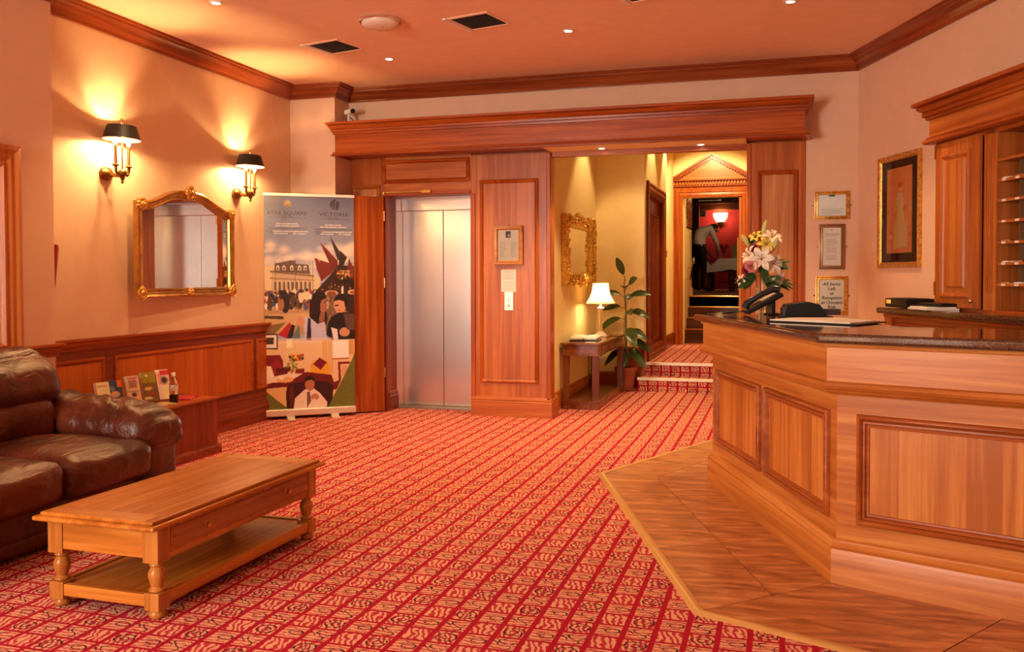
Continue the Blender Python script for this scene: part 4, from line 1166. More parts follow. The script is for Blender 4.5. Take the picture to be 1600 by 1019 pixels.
sprig(0.06, 0.22, -0.01, [((1,0,-0.05),0.165,0.026),((1,-0.2,-0.2),0.16,0.026),((1,-0.1,0.15),0.14,0.026),((1,-0.1,-0.35),0.14,0.026)], 'thin leaved sprig reaching furthest right and low')
sprig(0.03, 0.20, -0.05, [((0.9,-0.4,-0.45),0.09,0.05),((0.9,-0.5,-0.1),0.12,0.055),((0.0,-0.3,1),0.14,0.06),((0.8,-0.4,0.5),0.13,0.06),((0.2,-0.8,0.2),0.08,0.05),((1,-0.4,-0.1),0.12,0.05)], 'broad dark leaves hanging over the front of the vase')
sprig(-0.05, 0.21, -0.04, [((-0.9,-0.4,-0.25),0.11,0.055),((-0.9,-0.4,-0.6),0.08,0.045),((-1,-0.3,0.2),0.11,0.055),((-0.3,-0.4,0.9),0.11,0.06),((0.1,-0.5,0.5),0.09,0.05)], 'broad dark leaves hanging over the left of the vase')
sprig(-0.05, 0.47, 0.0, [((-0.9,-0.2,0.7),0.09,0.03),((-0.6,-0.3,0.2),0.08,0.035),((0.3,-0.3,1),0.07,0.03)], 'small green leaves at the upper left of the bouquet')

# ------------------------------------------------------------------ left side: sofa, coffee table, chest, mirror, wall lamps, banner
sofa = E('sofa', 'brown leather three seat sofa with padded arms against the left pier', 'sofa', (-3.95,3.3,0))
SO = (3.95,-3.3,0)
def sp_(name, mb, lab=None, **kw): return P(name, mb, M_leather, sofa, loc=SO, label=lab, **kw)
f = MB(); f.rbox((-3.95,3.28,0.150), (0.475,1.24,0.125), 0.05, 12, bulge=(0.012,0,0), amp=0.006, freq=3); sp_('base', f, smooth=180)
f = MB(); f.rbox((-3.92,3.28,0.07), (0.462,1.22,0.045), 0.03, 8, amp=0.004, freq=3); sp_('base_panel', f, smooth=180)
for i, y0 in enumerate((2.345, 2.975, 3.605)):
    f = MB(); f.rbox((-3.74,y0+0.313,0.352), (0.405,0.312,0.105), 0.065, 18, bulge=(0.02,0.0,0.035), amp=0.010, freq=5, seed=i*3.1); sp_('seat_cushion', f, smooth=180)
    f = MB(); f.rbox((-4.10,y0+0.313,0.56), (0.115,0.320,0.145), 0.09, 16, bulge=(0.045,0,0.02), amp=0.012, freq=5, seed=i*2.3+20); sp_('lumbar_cushion', f, smooth=180)
    def lean(q, p): return Vector((q.x-0.10*(p.z+1)*0.5-0.03*max(0,p.z)**2, q.y, q.z))
    f = MB(); f.rbox((-4.12,y0+0.34 if i == 2 else y0+0.313,0.775), (0.15,0.385 if i == 2 else 0.325,0.165), 0.13, 18, bulge=(0.05,0.02,0.02), amp=0.016, freq=4.2, seed=i*1.7+5, stretch=(1,1.3,0.8), fold=lean); sp_('back_cushion', f, smooth=180)
f = MB(); f.rbox((-4.36,3.28,0.47), (0.075,1.2,0.40), 0.06, 12, amp=0.006, freq=3); sp_('back_frame', f, smooth=180)
for y, sd in ((4.395, 1), (2.165, -1)):
    f = MB(); f.rbox((-3.86,y,0.255), (0.44,0.155,0.235), 0.05, 12, bulge=(0.02,0.0,0.0), amp=0.006, freq=3); sp_('arm', f, smooth=180)
    def droop(q, p): 
        t = p.x
        return Vector((q.x, q.y, q.z + 0.065*max(0,-t)**1.3 - 0.035*max(0,t)**2 + 0.013*math.sin(q.x*34+4*p.y+2.5*math.sin(q.y*14+q.x*9))*(1-abs(p.y)**2)*(0.4+0.6*max(0,1-abs(t-0.2)))))
    f = MB(); f.rbox((-3.80,y-0.02*sd,0.515), (0.43,0.185,0.105), 0.10, 26, bulge=(0.02,0.02,0.03), amp=0.012, freq=7, stretch=(2.2,0.6,1), seed=y, fold=droop); sp_('arm_cushion', f, smooth=180)
    f = MB(); f.rbox((-3.47,y+0.02*sd,0.43), (0.085,0.165,0.065), 0.06, 12, amp=0.008, freq=8, seed=3); sp_('arm_roll', f, smooth=180)

# coffee table
ctb = E('coffee_table', 'long oak coffee table with turned legs and lower shelf before the sofa', 'table', (-2.59,3.575,0), R(-1.5))
def ct(name, mb, mat, **kw): return P(name, mb, mat, ctb, **kw)
LW, LL = 0.236, 0.565
f = MB(); f.box(-0.300,0.300,-0.660,0.660,0.368,0.388); ct('top_rim', f, W_th, bevel=0.010, seg=3)
f = MB(); f.box(-0.277,0.277,-0.637,0.637,0.386,0.402); ct('top', f, W_th, bevel=0.006, seg=3)
f = MB(); f.box(-0.235,0.235,-0.633,-0.540,0.4015,0.4028); ct('breadboard_end', f, W_tx)
f = MB(); f.box(-0.235,0.235,0.540,0.633,0.4015,0.4028); ct('breadboard_end', f, W_tx)
LEGP = [(0.022,0.0),(0.031,0.008),(0.033,0.018),(0.028,0.030),(0.022,0.036)]
TURN = [(0.024,0.105),(0.031,0.110),(0.031,0.118),(0.022,0.124),(0.026,0.140),(0.033,0.165),(0.034,0.180),(0.027,0.197),(0.021,0.205),(0.028,0.211),(0.028,0.217),(0.022,0.226)]
for sx in (-1,1):
    for sy in (-1,1):
        f = MB(); f.lathe(LEGP, (sx*LW,sy*LL,0), 20); f.box(sx*LW-0.035,sx*LW+0.035,sy*LL-0.035,sy*LL+0.035,0.035,0.106); f.lathe(TURN, (sx*LW,sy*LL,0), 20)
        f.box(sx*LW-0.037,sx*LW+0.037,sy*LL-0.037,sy*LL+0.037,0.225,0.369)
        ct('leg', f, W_tv, smooth=40, bevel=0.002)
for sy in (-1,1):
    f = MB(); f.box(-LW+0.036,LW-0.036,sy*(LL+0.020)-0.012,sy*(LL+0.020)+0.012,0.245,0.368); ct('apron', f, W_tx)
f = MB(); f.box(LW+0.018-0.012,LW+0.030,-LL+0.036,LL-0.036,0.232,0.368); ct('apron', f, W_th)
f = MB(); f.box(-LW-0.030,-LW-0.006,-LL+0.036,LL-0.036,0.232,0.368); ct('apron', f, W_th)
f = MB(); f.box(LW+0.030,LW+0.037,-LL+0.055,LL-0.055,0.262,0.352); dr = ct('drawer', f, wood('drawer_oak', (0.20,0.06,0.014),(0.33,0.11,0.026),(0.42,0.16,0.045), axis='y', rough=0.25), bevel=0.002)
f = MB(); f.frame(-LL+0.045, LL-0.045, 0.252, 0.362, [(0,0),(0.003,0.006),(0.009,0.006),(0.012,0)]); P('drawer_bead', f, W_th, dr, loc=(LW+0.030,0,0), rz=PI/2)
for y in (-0.31, 0.31):
    f = MB(); f.lathe([(0.012,0),(0.012,0.003),(0.006,0.006),(0.006,0.012),(0.013,0.018),(0.012,0.026),(0.004,0.030)], (0,0,0), 14, M=Matrix.Translation((LW+0.037,y,0.308)) @ Matrix.Rotation(PI/2,4,'Y')); P('knob', f, M_brass, dr, smooth=50)
f = MB(); f.box(-LW-0.020,LW+0.020,-LL-0.020,LL+0.020,0.072,0.090); ct('shelf', f, W_th)
for sx in (-1,1):
    f = MB(); f.box(sx*(LW+0.018)-0.012,sx*(LW+0.018)+0.012,-LL+0.034,LL-0.034,0.050,0.098); ct('shelf_rail', f, W_th, bevel=0.002)
for sy in (-1,1):
    f = MB(); f.box(-LW+0.034,LW-0.034,sy*(LL+0.018)-0.012,sy*(LL+0.018)+0.012,0.050,0.098); ct('shelf_rail', f, W_tx, bevel=0.002)

# wooden chest with leaflets against the wainscot
chest = E('wooden_chest', 'low reddish wooden chest standing between sofa and banner', 'chest', (-4.405,5.45,0))
f = MB(); f.box(-0.245,0.225,-0.55,0.58,0.06,0.412); P('body', f, W_dv, chest)
f = MB(); f.box(-0.245,0.242,-0.57,0.60,0.412,0.432); P('lid', f, W_ry, chest, bevel=0.006)
f = MB(); f.sweep([(-0.245,-0.55),(0.225,-0.55),(0.225,0.58),(-0.245,0.58)][::1], [(0,0),(0.022,0),(0.022,0.052),(0.014,0.064),(0,0.07)]); P('plinth', f, W_dh, chest, smooth=35)
ZC = 0.4325
M_acr = glass_mat('clear_acrylic', (0.95,0.95,0.95), 0.05)
def leaflet(y, x, cv, label, h=0.21, w_=0.10, extra=None):
    e = E('leaflet_stack', label, 'leaflets', (x, y, ZC), PI/2+R(-22), 'leaflets on the wooden chest')
    T = Matrix.Rotation(R(-17), 4, 'X')
    f = MB(); f.box(0, w_, 0.0, 0.016, 0.012, h, M=T); P('pages', f, M_paper, e)
    me = cv.mesh('cover', w_, h-0.012); me.materials.append(M_print)
    P('cover', me, None, e, loc=(0,-0.0008,0.012), rot=(R(-17),0,0))
    f = MB(); f.box(0, w_, -0.004, -0.002, 0.006, 0.07, M=T); f.box(0, w_, 0.02, 0.022, 0.0, h*0.9, M=T); f.box(0, w_, -0.004, 0.10, 0.0, 0.003); P('holder', f, M_acr, e)
    return e
c1 = Canvas(16, 36, (226,214,170)); c1.rect(0,1,0.55,0.85,(190,190,160)); c1.rect(0.1,0.9,0.1,0.16,(200,150,90)); c1.rect(0,0.06,0,1,(210,70,30)); c1.grain(5)
leaflet(5.070, -4.45, c1, 'pale cream leaflet stack, nearest the sofa on the wooden chest')
c2 = Canvas(16, 36, (52,70,104)); c2.rect(0.7,1,0,0.25,(220,110,30)); c2.ell(0.45,0.5,0.35,0.12,(205,160,130)); c2.rect(0,1,0.66,0.85,(170,175,190)); c2.ell(0.3,0.3,0.2,0.1,(110,120,150)); c2.grain(10)
leaflet(5.190, -4.45, c2, 'dark blue leaflet stack beside the pale cream one')
c3 = Canvas(16, 36, (214,180,150)); c3.rect(0.2,0.8,0.15,0.42,(160,110,90)); c3.rect(0.1,0.9,0.05,0.1,(170,90,70)); c3.ell(0.5,0.65,0.2,0.07,(90,40,40)); c3.rect(0.05,0.95,0.52,0.56,(110,90,80)); c3.grain(12)
leaflet(5.360, -4.44, c3, 'beige leaflet stack in the middle of the row on the chest', 0.225)
c4 = Canvas(16, 36, (150,132,30)); c4.rect(0,1,0.36,1,(120,84,44)); c4.ell(0.4,0.55,0.3,0.06,(210,170,120)); c4.ell(0.6,0.75,0.25,0.06,(160,60,40)); c4.ell(0.3,0.88,0.3,0.05,(220,200,150)); c4.ell(0.4,0.12,0.1,0.03,(250,250,240)); c4.grain(14)
leaflet(5.525, -4.44, c4, 'olive green leaflet stack with food photographs on the chest', 0.235, 0.11)
c5 = Canvas(16, 36, (232,214,196)); c5.rect(0.3,1,0.04,0.2,(200,50,60)); c5.ell(0.55,0.36,0.4,0.14,(150,130,120)); c5.ell(0.6,0.36,0.2,0.08,(60,40,40)); c5.rect(0.35,1,0.56,1,(235,225,180)); c5.rect(0.1,0.3,0.1,0.5,(226,150,140)); c5.grain(8)
leaflet(5.680, -4.43, c5, 'white and red leaflet stack beside the drink bottle', 0.24)
bo = E('drink_bottle', 'half empty plastic bottle of dark soft drink with white cap on chest', 'bottle', (-4.28,5.64,ZC))
f = MB(); f.lathe([(0.026,0),(0.031,0.006),(0.032,0.05),(0.029,0.07),(0.032,0.09),(0.032,0.135),(0.028,0.155),(0.016,0.185),(0.012,0.195),(0.012,0.205)], (0,0,0), 20); P('body', f, glass_mat('bottle_plastic', (0.93,0.85,0.78), 0.02, 1.3), bo, smooth=50)
f = MB(); f.lathe([(0.025,0.003),(0.0295,0.008),(0.0305,0.05),(0.0285,0.062)], (0,0,0), 20); P('drink', f, plain('cola', (0.012,0.004,0.003), 0.1), bo, smooth=50)
f = MB(); f.lathe([(0.0325,0.092),(0.0328,0.094),(0.0328,0.134),(0.0325,0.136)], (0,0,0), 20, cap=False); P('label_band', f, plain('bottle_label', (0.85,0.60,0.52), 0.4, noise_amt=0.6, nscale=55), bo, smooth=50)
f = MB(); f.lathe([(0.0145,0.197),(0.0145,0.220),(0.012,0.223)], (0,0,0), 16); P('cap', f, M_white, bo, smooth=40)
f = MB(); f.box(-0.09,0.09,-0.12,0.12,0,0.012)
P('magazine', f, plain('magazine_red', (0.45,0.03,0.04), 0.4, noise_amt=0.8, nscale=18), loc=(-4.37,5.86,ZC), rz=R(20), label='red covered magazine lying behind the drink bottle on the chest', cat='magazine')
f = MB(); f.box(-0.07,0.07,-0.1,0.1,0,0.008)
P('magazine', f, plain('magazine_mixed', (0.60,0.42,0.20), 0.4, noise_amt=0.9, nscale=22), loc=(-4.30,5.52,ZC), rz=R(-35), label='orange and white leaflet lying flat before the drink bottle', cat='magazine')
f = MB(); f.box(-0.06,0.06,-0.09,0.09,0,0.008)
P('magazine', f, plain('magazine_dark', (0.06,0.05,0.05), 0.4, noise_amt=0.6, nscale=18), loc=(-4.50,5.98,ZC), rz=R(50), label='dark magazine at the far end of the wooden chest', cat='magazine')

# arched gilt mirror on the left wall
def frame_poly(mb, pts, prof):
    n = len(pts); Q = [Vector(p) for p in pts]; v = []; f = []
    for d, h in prof:
        for i in range(n):
            e1 = (Q[i]-Q[i-1]).normalized(); e2 = (Q[(i+1)%n]-Q[i]).normalized()
            n1 = Vector((-e1.y,e1.x)); n2 = Vector((-e2.y,e2.x)); b = n1+n2; b = b/max(0.3,b.dot(n1))
            q = Q[i]+b*d; v.append((q.x,-h,q.y))
    for k in range(len(prof)-1):
        for i in range(n): j = (i+1)%n; f.append((k*n+i,k*n+j,(k+1)*n+j,(k+1)*n+i))
    mb.add(v, f); return mb
mi = E('wall_mirror', 'arched gilt framed mirror hanging on the left wall between two lamps', 'mirror', (XL+0.004+1.345*math.sin(R(2.9)),5.642,1.205), PI/2+R(2.9))
MW, MH = 1.345, 0.735
def arch(t):
    q = min(1, max(0, (min(t, 1-t)-0.05)/0.37)); return MH - 0.005 + 0.122*q*q*(3-2*q)
out = [(0,0),(MW,0)] + [(MW*(1-t), arch(t)) for t in [i/24 for i in range(25)]]
f = frame_poly(MB(), out, [(0,0),(0,0.040),(0.010,0.046),(0.020,0.036),(0.034,0.026),(0.046,0.026),(0.056,0.036),(0.066,0.030),(0.070,0.012)])
P('frame', f, plain('mirror_gilt', (0.62,0.36,0.10), 0.22, 0.9, noise_amt=0.3, nscale=14), mi, smooth=40)
f = MB(); f.add([(x,-0.014,y) for x, y in [(0.06,0.06),(MW-0.06,0.06)]+[(0.06+(MW-0.12)*(1-t), arch(t)-0.06) for t in [i/24 for i in range(25)]]], [tuple(range(27))]); P('mirror_glass', f, M_mirror, mi)
def scroll(name, cx, cz, s, par, dep=0.05, seed=0):
    f = MB(); rg = random.Random(seed)
    for k in range(9):
        a = k*2*PI/9; f.ellipsoid((cx+math.cos(a)*s*0.62,-dep*0.75,cz+math.sin(a)*s*0.62), s*0.36, dep*0.45, s*0.3, 8, 6)
    f.ellipsoid((cx,-dep*0.8,cz), s*0.5, dep*0.55, s*0.5, 10, 6)
    for k in range(4):
        pts = []; a0 = rg.random()*6
        for i in range(9): t = i/8; pts.append((cx+math.cos(a0+t*4)*s*(1-0.7*t),-dep,cz+math.sin(a0+t*4)*s*(1-0.7*t)))
        f.tube(pts, s*0.10, 6)
    P(name, f, M_gold, par, smooth=60)
for i, (x, z) in enumerate(((0.04,0.035),(MW-0.04,0.035),(0.045,MH-0.03),(MW-0.045,MH-0.03))): scroll('corner_ornament', x, z, 0.055, mi, 0.05, i)
scroll('crest_ornament', MW/2, arch(0.5)-0.01, 0.065, mi, 0.055, 9); scroll('bottom_ornament', MW/2, 0.035, 0.04, mi, 0.045, 11)

# two candle wall lamps
M_sh_out = plain('shade_black_tin', (0.012,0.010,0.008), 0.5)
M_sh_in = plain('shade_inside_white', (0.90,0.80,0.60), 0.6)
M_bulb = emit('candle_bulb', (1.0,0.72,0.36), 60)
M_candle = plain('candle_sleeve', (0.50,0.30,0.10), 0.3, 0.8)
def sconce(y, label):
    e = E('wall_lamp', label, 'lamp', (XL,y,2.11), 0, 'candle wall lamps above the mirror')
    f = MB(); f.lathe([(0.062,0),(0.066,0.012),(0.058,0.026),(0.040,0.034),(0.022,0.05)], (0,0,0), 24, M=Matrix.Rotation(PI/2,4,'Y'), sx=0.75); P('wall_plate', f, M_abrass, e, smooth=50)
    f = MB(); f.tube([(0.03,0,0),(0.07,0,-0.012),(0.12,0,-0.015),(0.15,0,0.0)], 0.016, 10); f.ellipsoid((0.15,0,0.0),0.032,0.032,0.028); f.lathe([(0.006,-0.075),(0.012,-0.066),(0.006,-0.056),(0.014,-0.044),(0.020,-0.03),(0.012,-0.02)], (0.15,0,0), 14); P('arm', f, M_abrass, e, smooth=60)
    sh = MB(); sh.tube([(0.15,0,0.02),(0.15,0,0.365)], 0.005, 8); sh.lathe([(0.004,0),(0.009,0.008),(0.006,0.018),(0.010,0.028),(0.002,0.042)], (0.15,0,0.352), 12)
    P('stem_rod', sh, M_brass, e, smooth=60)
    for s in (-1,1):
        f = MB(); f.tube([(0.15,0.01*s,0.0),(0.15,0.05*s,-0.012),(0.15,0.066*s,0.01),(0.15,0.068*s,0.045)], 0.011, 8); f.lathe([(0.010,0.04),(0.026,0.052),(0.024,0.058),(0.012,0.062)], (0.15,0.068*s,0), 14); P('candle_arm', f, M_abrass, e, smooth=60)
        f = MB(); f.lathe([(0.011,0.06),(0.011,0.195),(0.004,0.197)], (0.15,0.068*s,0), 12); P('candle_sleeve', f, M_candle, e, smooth=50)
        f = MB(); f.lathe([(0.006,0.197),(0.014,0.215),(0.013,0.232),(0.003,0.262)], (0.15,0.068*s,0), 12); P('bulb', f, M_bulb, e, smooth=60)
    bot, tp = [], []
    def ring(r1, r2, z): return [(0.15+r1*math.cos(2*PI*k/32), r2*math.sin(2*PI*k/32), z) for k in range(32)]
    for nm, mt, dl in (('shade', M_sh_out, 0.0), ('shade_lining', M_sh_in, -0.003)):
        v = ring(0.112+dl,0.152+dl,0.240)+ring(0.088+dl,0.116+dl,0.338); q = [(k,(k+1)%32,(k+1)%32+32,k+32) for k in range(32)]
        f = MB(); f.add(v, q); P(nm, f, mt, e, smooth=60)
    f = MB(); f.tube(ring(0.112,0.152,0.240)+ring(0.112,0.152,0.240)[:1], 0.004, 6); P('shade_rim', f, M_brass, e, smooth=60)
    f = MB()
    for a in (0.3, 2.4, 4.5): f.tube([(0.15,0,0.322),(0.15+0.090*math.cos(a),0.119*math.sin(a),0.322)], 0.006, 6)
    f.lathe([(0.028,0.319),(0.028,0.323)], (0.15,0,0), 16); P('shade_carrier', f, M_blackm, e)
    for s in (-1,1): lamp('POINT', 'wall_lamp_light', (XL+0.15, y+0.068*s, 2.11+0.258), SC_P, (1.0,0.60,0.24), 0.012)
SC_P = 28
sconce(5.44, 'brass candle wall lamp with black oval shade, nearer the sofa above mirror')
sconce(7.08, 'brass candle wall lamp with black oval shade, nearer the banner')

# fire extinguisher just behind the pier
fe = E('fire_extinguisher', 'red fire extinguisher mostly hidden behind the left pier', 'extinguisher', (-4.598,4.80,1.19), 0, rot=(R(-3),0,0))
f = MB(); f.lathe([(0.015,0.06),(0.032,0.075),(0.038,0.12),(0.052,0.36),(0.048,0.385),(0.02,0.39)], (0,0,0), 20); P('cylinder', f, plain('extinguisher_red', (0.30,0.008,0.015), 0.3), fe, smooth=50)
f = MB(); f.lathe([(0.012,-0.01),(0.02,0.0),(0.03,0.03),(0.016,0.062)], (0,0,0), 12); P('nozzle', f, M_black, fe, smooth=50)
f = MB(); f.box(-0.090,-0.04,-0.03,0.03,0.15,0.30); P('bracket', f, M_blackm, fe)

# roller banner
BA = R(37.4)
ban = E('roller_banner', 'tall printed roller banner with two hotel logos standing beside the lift', 'banner', (-4.690,7.521,0), BA)
BW = 0.868
f = MB(); f.box(0,BW,-0.045,0.045,0.028,0.095); P('base_cassette', f, plain('banner_silver', (0.78,0.72,0.64), 0.3, 0.5), ban, bevel=0.012, seg=3)
for x in (0.20, 0.62):
    f = MB(); f.box(x,x+0.075,-0.15,0.045,0.0,0.010); f.box(x,x+0.075,-0.06,0.04,0.008,0.030); P('foot', f, plain('banner_foot', (0.80,0.74,0.62), 0.35, 0.4) if 'banner_foot' not in bpy.data.materials else bpy.data.materials['banner_foot'], ban, bevel=0.003)
f = MB(); f.box(0,BW,-0.008,0.012,2.135,2.162); P('top_rail', f, M_white, ban, bevel=0.004)
f = MB(); f.tube([(BW/2,0.02,0.06),(BW/2,0.02,2.15)], 0.009, 8); P('support_pole', f, M_steel, ban)
cv = Canvas(230, 530, (120,118,132))
def c1(x, y): return ((x-107)/(826-107), (y-150)/(855+968-150))
def c2(x, y): return ((x-113)/(832-113), (y+968-150)/(855+968-150))
def P1(*p): return [c1(*q) for q in p]
def P2(*p): return [c2(*q) for q in p]
yy = np.clip(cv.yy/0.42, 0, 1)[..., None]
cv.a = np.array((92,98,126.))*(1-yy)+np.array((160,164,184.))*yy
for k in range(90):
    x = cv.rng.rand(); y = 0.22+0.16*cv.rng.rand()+ (0.05 if 0.3 < x < 0.55 else 0)
    cv.soft(x, y, 0.05+0.07*cv.rng.rand(), 0.012+0.014*cv.rng.rand(), (226,206,188), 0.45)
cv.soft(0.08, 0.03, 0.12, 0.05, (90,88,100), 0.6)
cv.poly(P1((107,700),(200,690),(480,760),(545,790),(540,1100),(107,1100)), (205,184,152))
cv.poly(P1((190,680),(300,660),(300,655),(355,660),(355,680),(455,690),(470,765),(185,740)), (98,80,72))
cv.poly(P1((165,740),(490,775),(490,900),(160,900)), (188,162,130))
cv.poly(P1((150,735),(500,772),(500,785),(150,750)), (120,98,84))
cv.poly(P1((150,790),(500,810),(500,818),(150,800)), (140,116,96))
for x in (213, 262, 322, 384, 430):
    cv.poly(P1((x-13,735),(x-13,705),(x,692),(x+13,705),(x+13,735)), (222,204,180)); cv.poly(P1((x-7,732),(x-7,708),(x+7,708),(x+7,732)), (110,100,100))
for x in range(185, 480, 34):
    cv.poly(P1((x,888),(x,825),(x+16,825),(x+16,888)), (96,82,74)); cv.poly(P1((x+18,895),(x+18,812),(x+24,812),(x+24,895)), (214,190,158))
for x in (194, 350, 490): cv.poly(P1((x-2,930),(x-2,660),(x+2,660),(x+2,930)), (90,84,86))
cv.poly(P1((107,890),(826,890),(826,1240),(107,1240)), (176,140,104))
pal = [(46,36,36),(190,52,44),(226,196,160),(64,84,120),(110,74,52),(235,220,200),(86,60,44),(160,110,70),(30,26,28)]
for k in range(420):
    x = cv.rng.rand()*0.8; y = c1(0,900)[1]+cv.rng.rand()*0.075
    cv.ell(x, y, 0.012+0.012*cv.rng.rand(), 0.006+0.010*cv.rng.rand(), pal[cv.rng.randint(len(pal))])
for (x, y, w_, h_) in ((270,985,34,85),(235,1000,26,50),(395,945,22,45),(440,930,24,40),(330,960,20,40),(150,990,22,60)):
    cx, cy = c1(x, y); cv.ell(cx, cy, w_/719, h_/1673, pal[(x*7) % len(pal)]); cv.ell(cx, cy-h_/1673, 0.014, 0.008, (60,40,34))
cv.poly(P2((113,110),(480,100),(480,150),(113,300)), (196,160,112)); cv.poly(P2((113,120),(260,125),(260,150),(113,140)), (70,54,48)); cv.poly(P2((113,200),(280,175),(120,330)), (130,100,60))
BR, DK = (112,44,34), (46,34,30)
cv.poly(P1((640,760),(690,690),(826,700),(826,1090),(480,935)), (52,34,30))
cv.poly(P1((505,635),(520,720),(560,820),(655,745),(630,678),(545,650)), BR); cv.poly(P1((528,640),(545,668),(552,664)), (220,200,180))
cv.poly(P1((548,508),(690,655),(692,720),(650,735)), (104,40,34)); cv.poly(P1((628,458),(712,590),(728,670),(690,650)), (52,44,36))
cv.poly(P1((712,575),(768,630),(735,700),(700,690)), (50,38,32)); cv.poly(P1((785,640),(826,720),(826,830),(760,760)), (110,46,40)); cv.poly(P1((755,672),(775,628),(782,634),(765,670)), (226,206,186))
cv.poly(P1((690,735),(800,735),(810,770),(680,765)), (200,150,90)); cv.poly(P1((670,800),(820,800),(826,870),(690,870)), (40,26,22))
for k in range(40): cv.ell(c1(690+cv.rng.rand()*120,0)[0], c1(0,740+cv.rng.rand()*60)[1], 0.012, 0.005, [(220,170,90),(150,40,30),(90,60,40),(70,90,50)][k % 4])
cv.ell(*c1(640,915), 0.075, 0.013, (196,166,130)); cv.ell(*c1(640,916), 0.052, 0.009, (140,70,44)); cv.ell(*c1(808,908), 0.05, 0.012, (206,176,140)); cv.ell(*c1(812,910), 0.03, 0.007, (150,80,50))
for k in range(30): cv.ell(c1(560+cv.rng.rand()*240,0)[0], c1(0,840+cv.rng.rand()*50)[1], 0.010, 0.004, [(90,50,36),(130,80,50),(60,40,34),(170,120,80)][k % 4])
cv.poly(P1((718,920),(722,870),(732,850),(738,870),(740,920)), (226,210,190))
cv.poly(P1((590,965),(690,960),(700,1010),(600,1012)), (214,190,160))
# couple on the banner
cv.poly(P2((580,-40),(690,-40),(690,200),(600,260)), (118,88,66))
for k in range(14): cv.ell(c2(600+cv.rng.rand()*70,0)[0], c2(0,-30+cv.rng.rand()*170)[1], 0.012, 0.007, [(196,160,120),(150,110,80),(90,64,50)][k % 3])
cv.poly(P2((535,60),(580,80),(592,150),(600,185),(520,185)), (140,88,66))
cv.poly(P2((545,-10),(575,-38),(598,-10),(606,30),(614,44),(606,52),(604,84),(580,100),(552,90)), (158,100,76)); cv.poly(P2((584,14),(604,10),(604,18),(586,22)), (50,26,24)); cv.poly(P2((590,68),(604,66),(602,76)), (120,44,44))
cv.poly(P2((466,175),(468,40),(488,-30),(530,-64),(578,-58),(604,-24),(590,-8),(566,0),(552,36),(556,100),(542,150),(548,190),(500,195)), (38,20,18)); cv.poly(P2((588,96),(600,90),(612,150),(600,200),(586,190)), (44,24,22))
cv.poly(P2((415,140),(460,130),(530,190),(590,175),(605,320),(430,330)), (186,182,206)); cv.poly(P2((455,140),(475,150),(480,320),(440,325)), (40,32,36))
cv.ell(*c2(395,170), 0.045, 0.024, (200,140,106))
cv.poly(P2((690,90),(760,80),(765,140),(700,135)), (176,120,88))
cv.poly(P2((668,10),(700,-12),(756,0),(768,50),(752,92),(712,118),(684,104),(670,70),(660,58)), (204,148,112)); cv.poly(P2((668,44),(700,38),(702,48),(672,54)), (50,32,28)); cv.poly(P2((690,84),(716,80),(712,92)), (150,84,70))
cv.poly(P2((660,14),(680,-30),(720,-48),(764,-30),(780,20),(772,70),(756,60),(748,14),(708,2)), (36,24,20))
cv.poly(P2((615,190),(640,140),(700,105),(770,100),(832,110),(832,330),(650,325),(600,280)), (30,24,24)); cv.poly(P2((640,220),(690,235),(700,330),(660,330)), (220,214,214)); cv.ell(*c2(750,260), 0.06, 0.022, (196,140,104)); cv.poly(P2((740,110),(832,115),(832,250),(770,240)), (92,66,54))
cv.poly(P2((215,270),(310,172),(322,200),(285,300)), (176,36,44)); cv.poly(P2((285,300),(325,190),(350,200),(330,300)), (36,26,28)); cv.poly(P2((320,300),(385,190),(392,310)), (96,112,104))
# lower room
m = cv.yy > c2(0,318)[1]; cv.put(m, (222,190,146))
cv.put((cv.yy > c2(0,300)[1]) & (cv.yy < c2(0,345)[1]) & (cv.xx < 0.75), (226,206,186), 0.5)
for x in range(570, 660, 15): cv.poly(P2((x,320),(x+8,320),(x+8,590),(x,590)), (206,160,84))
cv.poly(P2((650,325),(782,325),(782,468),(650,468)), (240,232,222)); cv.poly(P2((648,466),(785,466),(785,478),(648,478)), (180,110,70)); cv.poly(P2((784,325),(826,325),(826,440),(784,440)), (200,150,84))
cv.poly(P2((113,262),(212,262),(212,385),(113,380)), (60,40,34)); cv.poly(P2((113,272),(203,272),(203,374),(113,370)), (236,226,214)); cv.poly(P2((113,290),(185,290),(180,345),(113,345)), (70,52,46))
cv.poly(P2((285,310),(325,310),(328,372),(280,372)), (252,232,180))
cv.poly(P2((113,430),(230,430),(255,480),(255,620),(113,620)), (120,22,28)); cv.poly(P2((140,520),(205,460),(250,520),(190,580)), (142,28,36)); cv.poly(P2((113,510),(160,515),(200,640),(113,625)), (240,226,206)); cv.poly(P2((190,535),(310,520),(320,570),(230,590)), (92,16,24))
for k in range(50): cv.ell(*c2(305+cv.rng.rand()*105, 430+cv.rng.rand()*45), 0.016, 0.006, [(60,80,30),(230,170,40),(190,60,30),(90,100,40)][k % 4])
for k in range(24): cv.ell(*c2(285+cv.rng.rand()*80, 490+cv.rng.rand()*85), 0.014, 0.006, [(150,140,60),(220,190,110),(110,120,50)][k % 3])
cv.poly(P2((350,545),(420,540),(425,590),(350,590)), (130,30,26))
cv.poly(P2((470,520),(500,480),(600,480),(630,530),(620,610),(475,595)), (222,160,50)); cv.poly(P2((545,458),(604,500),(552,556),(492,510)), (112,18,36))
cv.poly(P2((113,660),(440,570),(640,600),(660,660),(720,640),(680,720),(113,720)), (104,18,22)); cv.poly(P2((113,610),(300,575),(410,582),(300,640),(113,645)), (236,214,190)); cv.ell(*c2(270,625), 0.09, 0.014, (226,170,110)); cv.ell(*c2(240,605), 0.03, 0.012, (240,230,220))
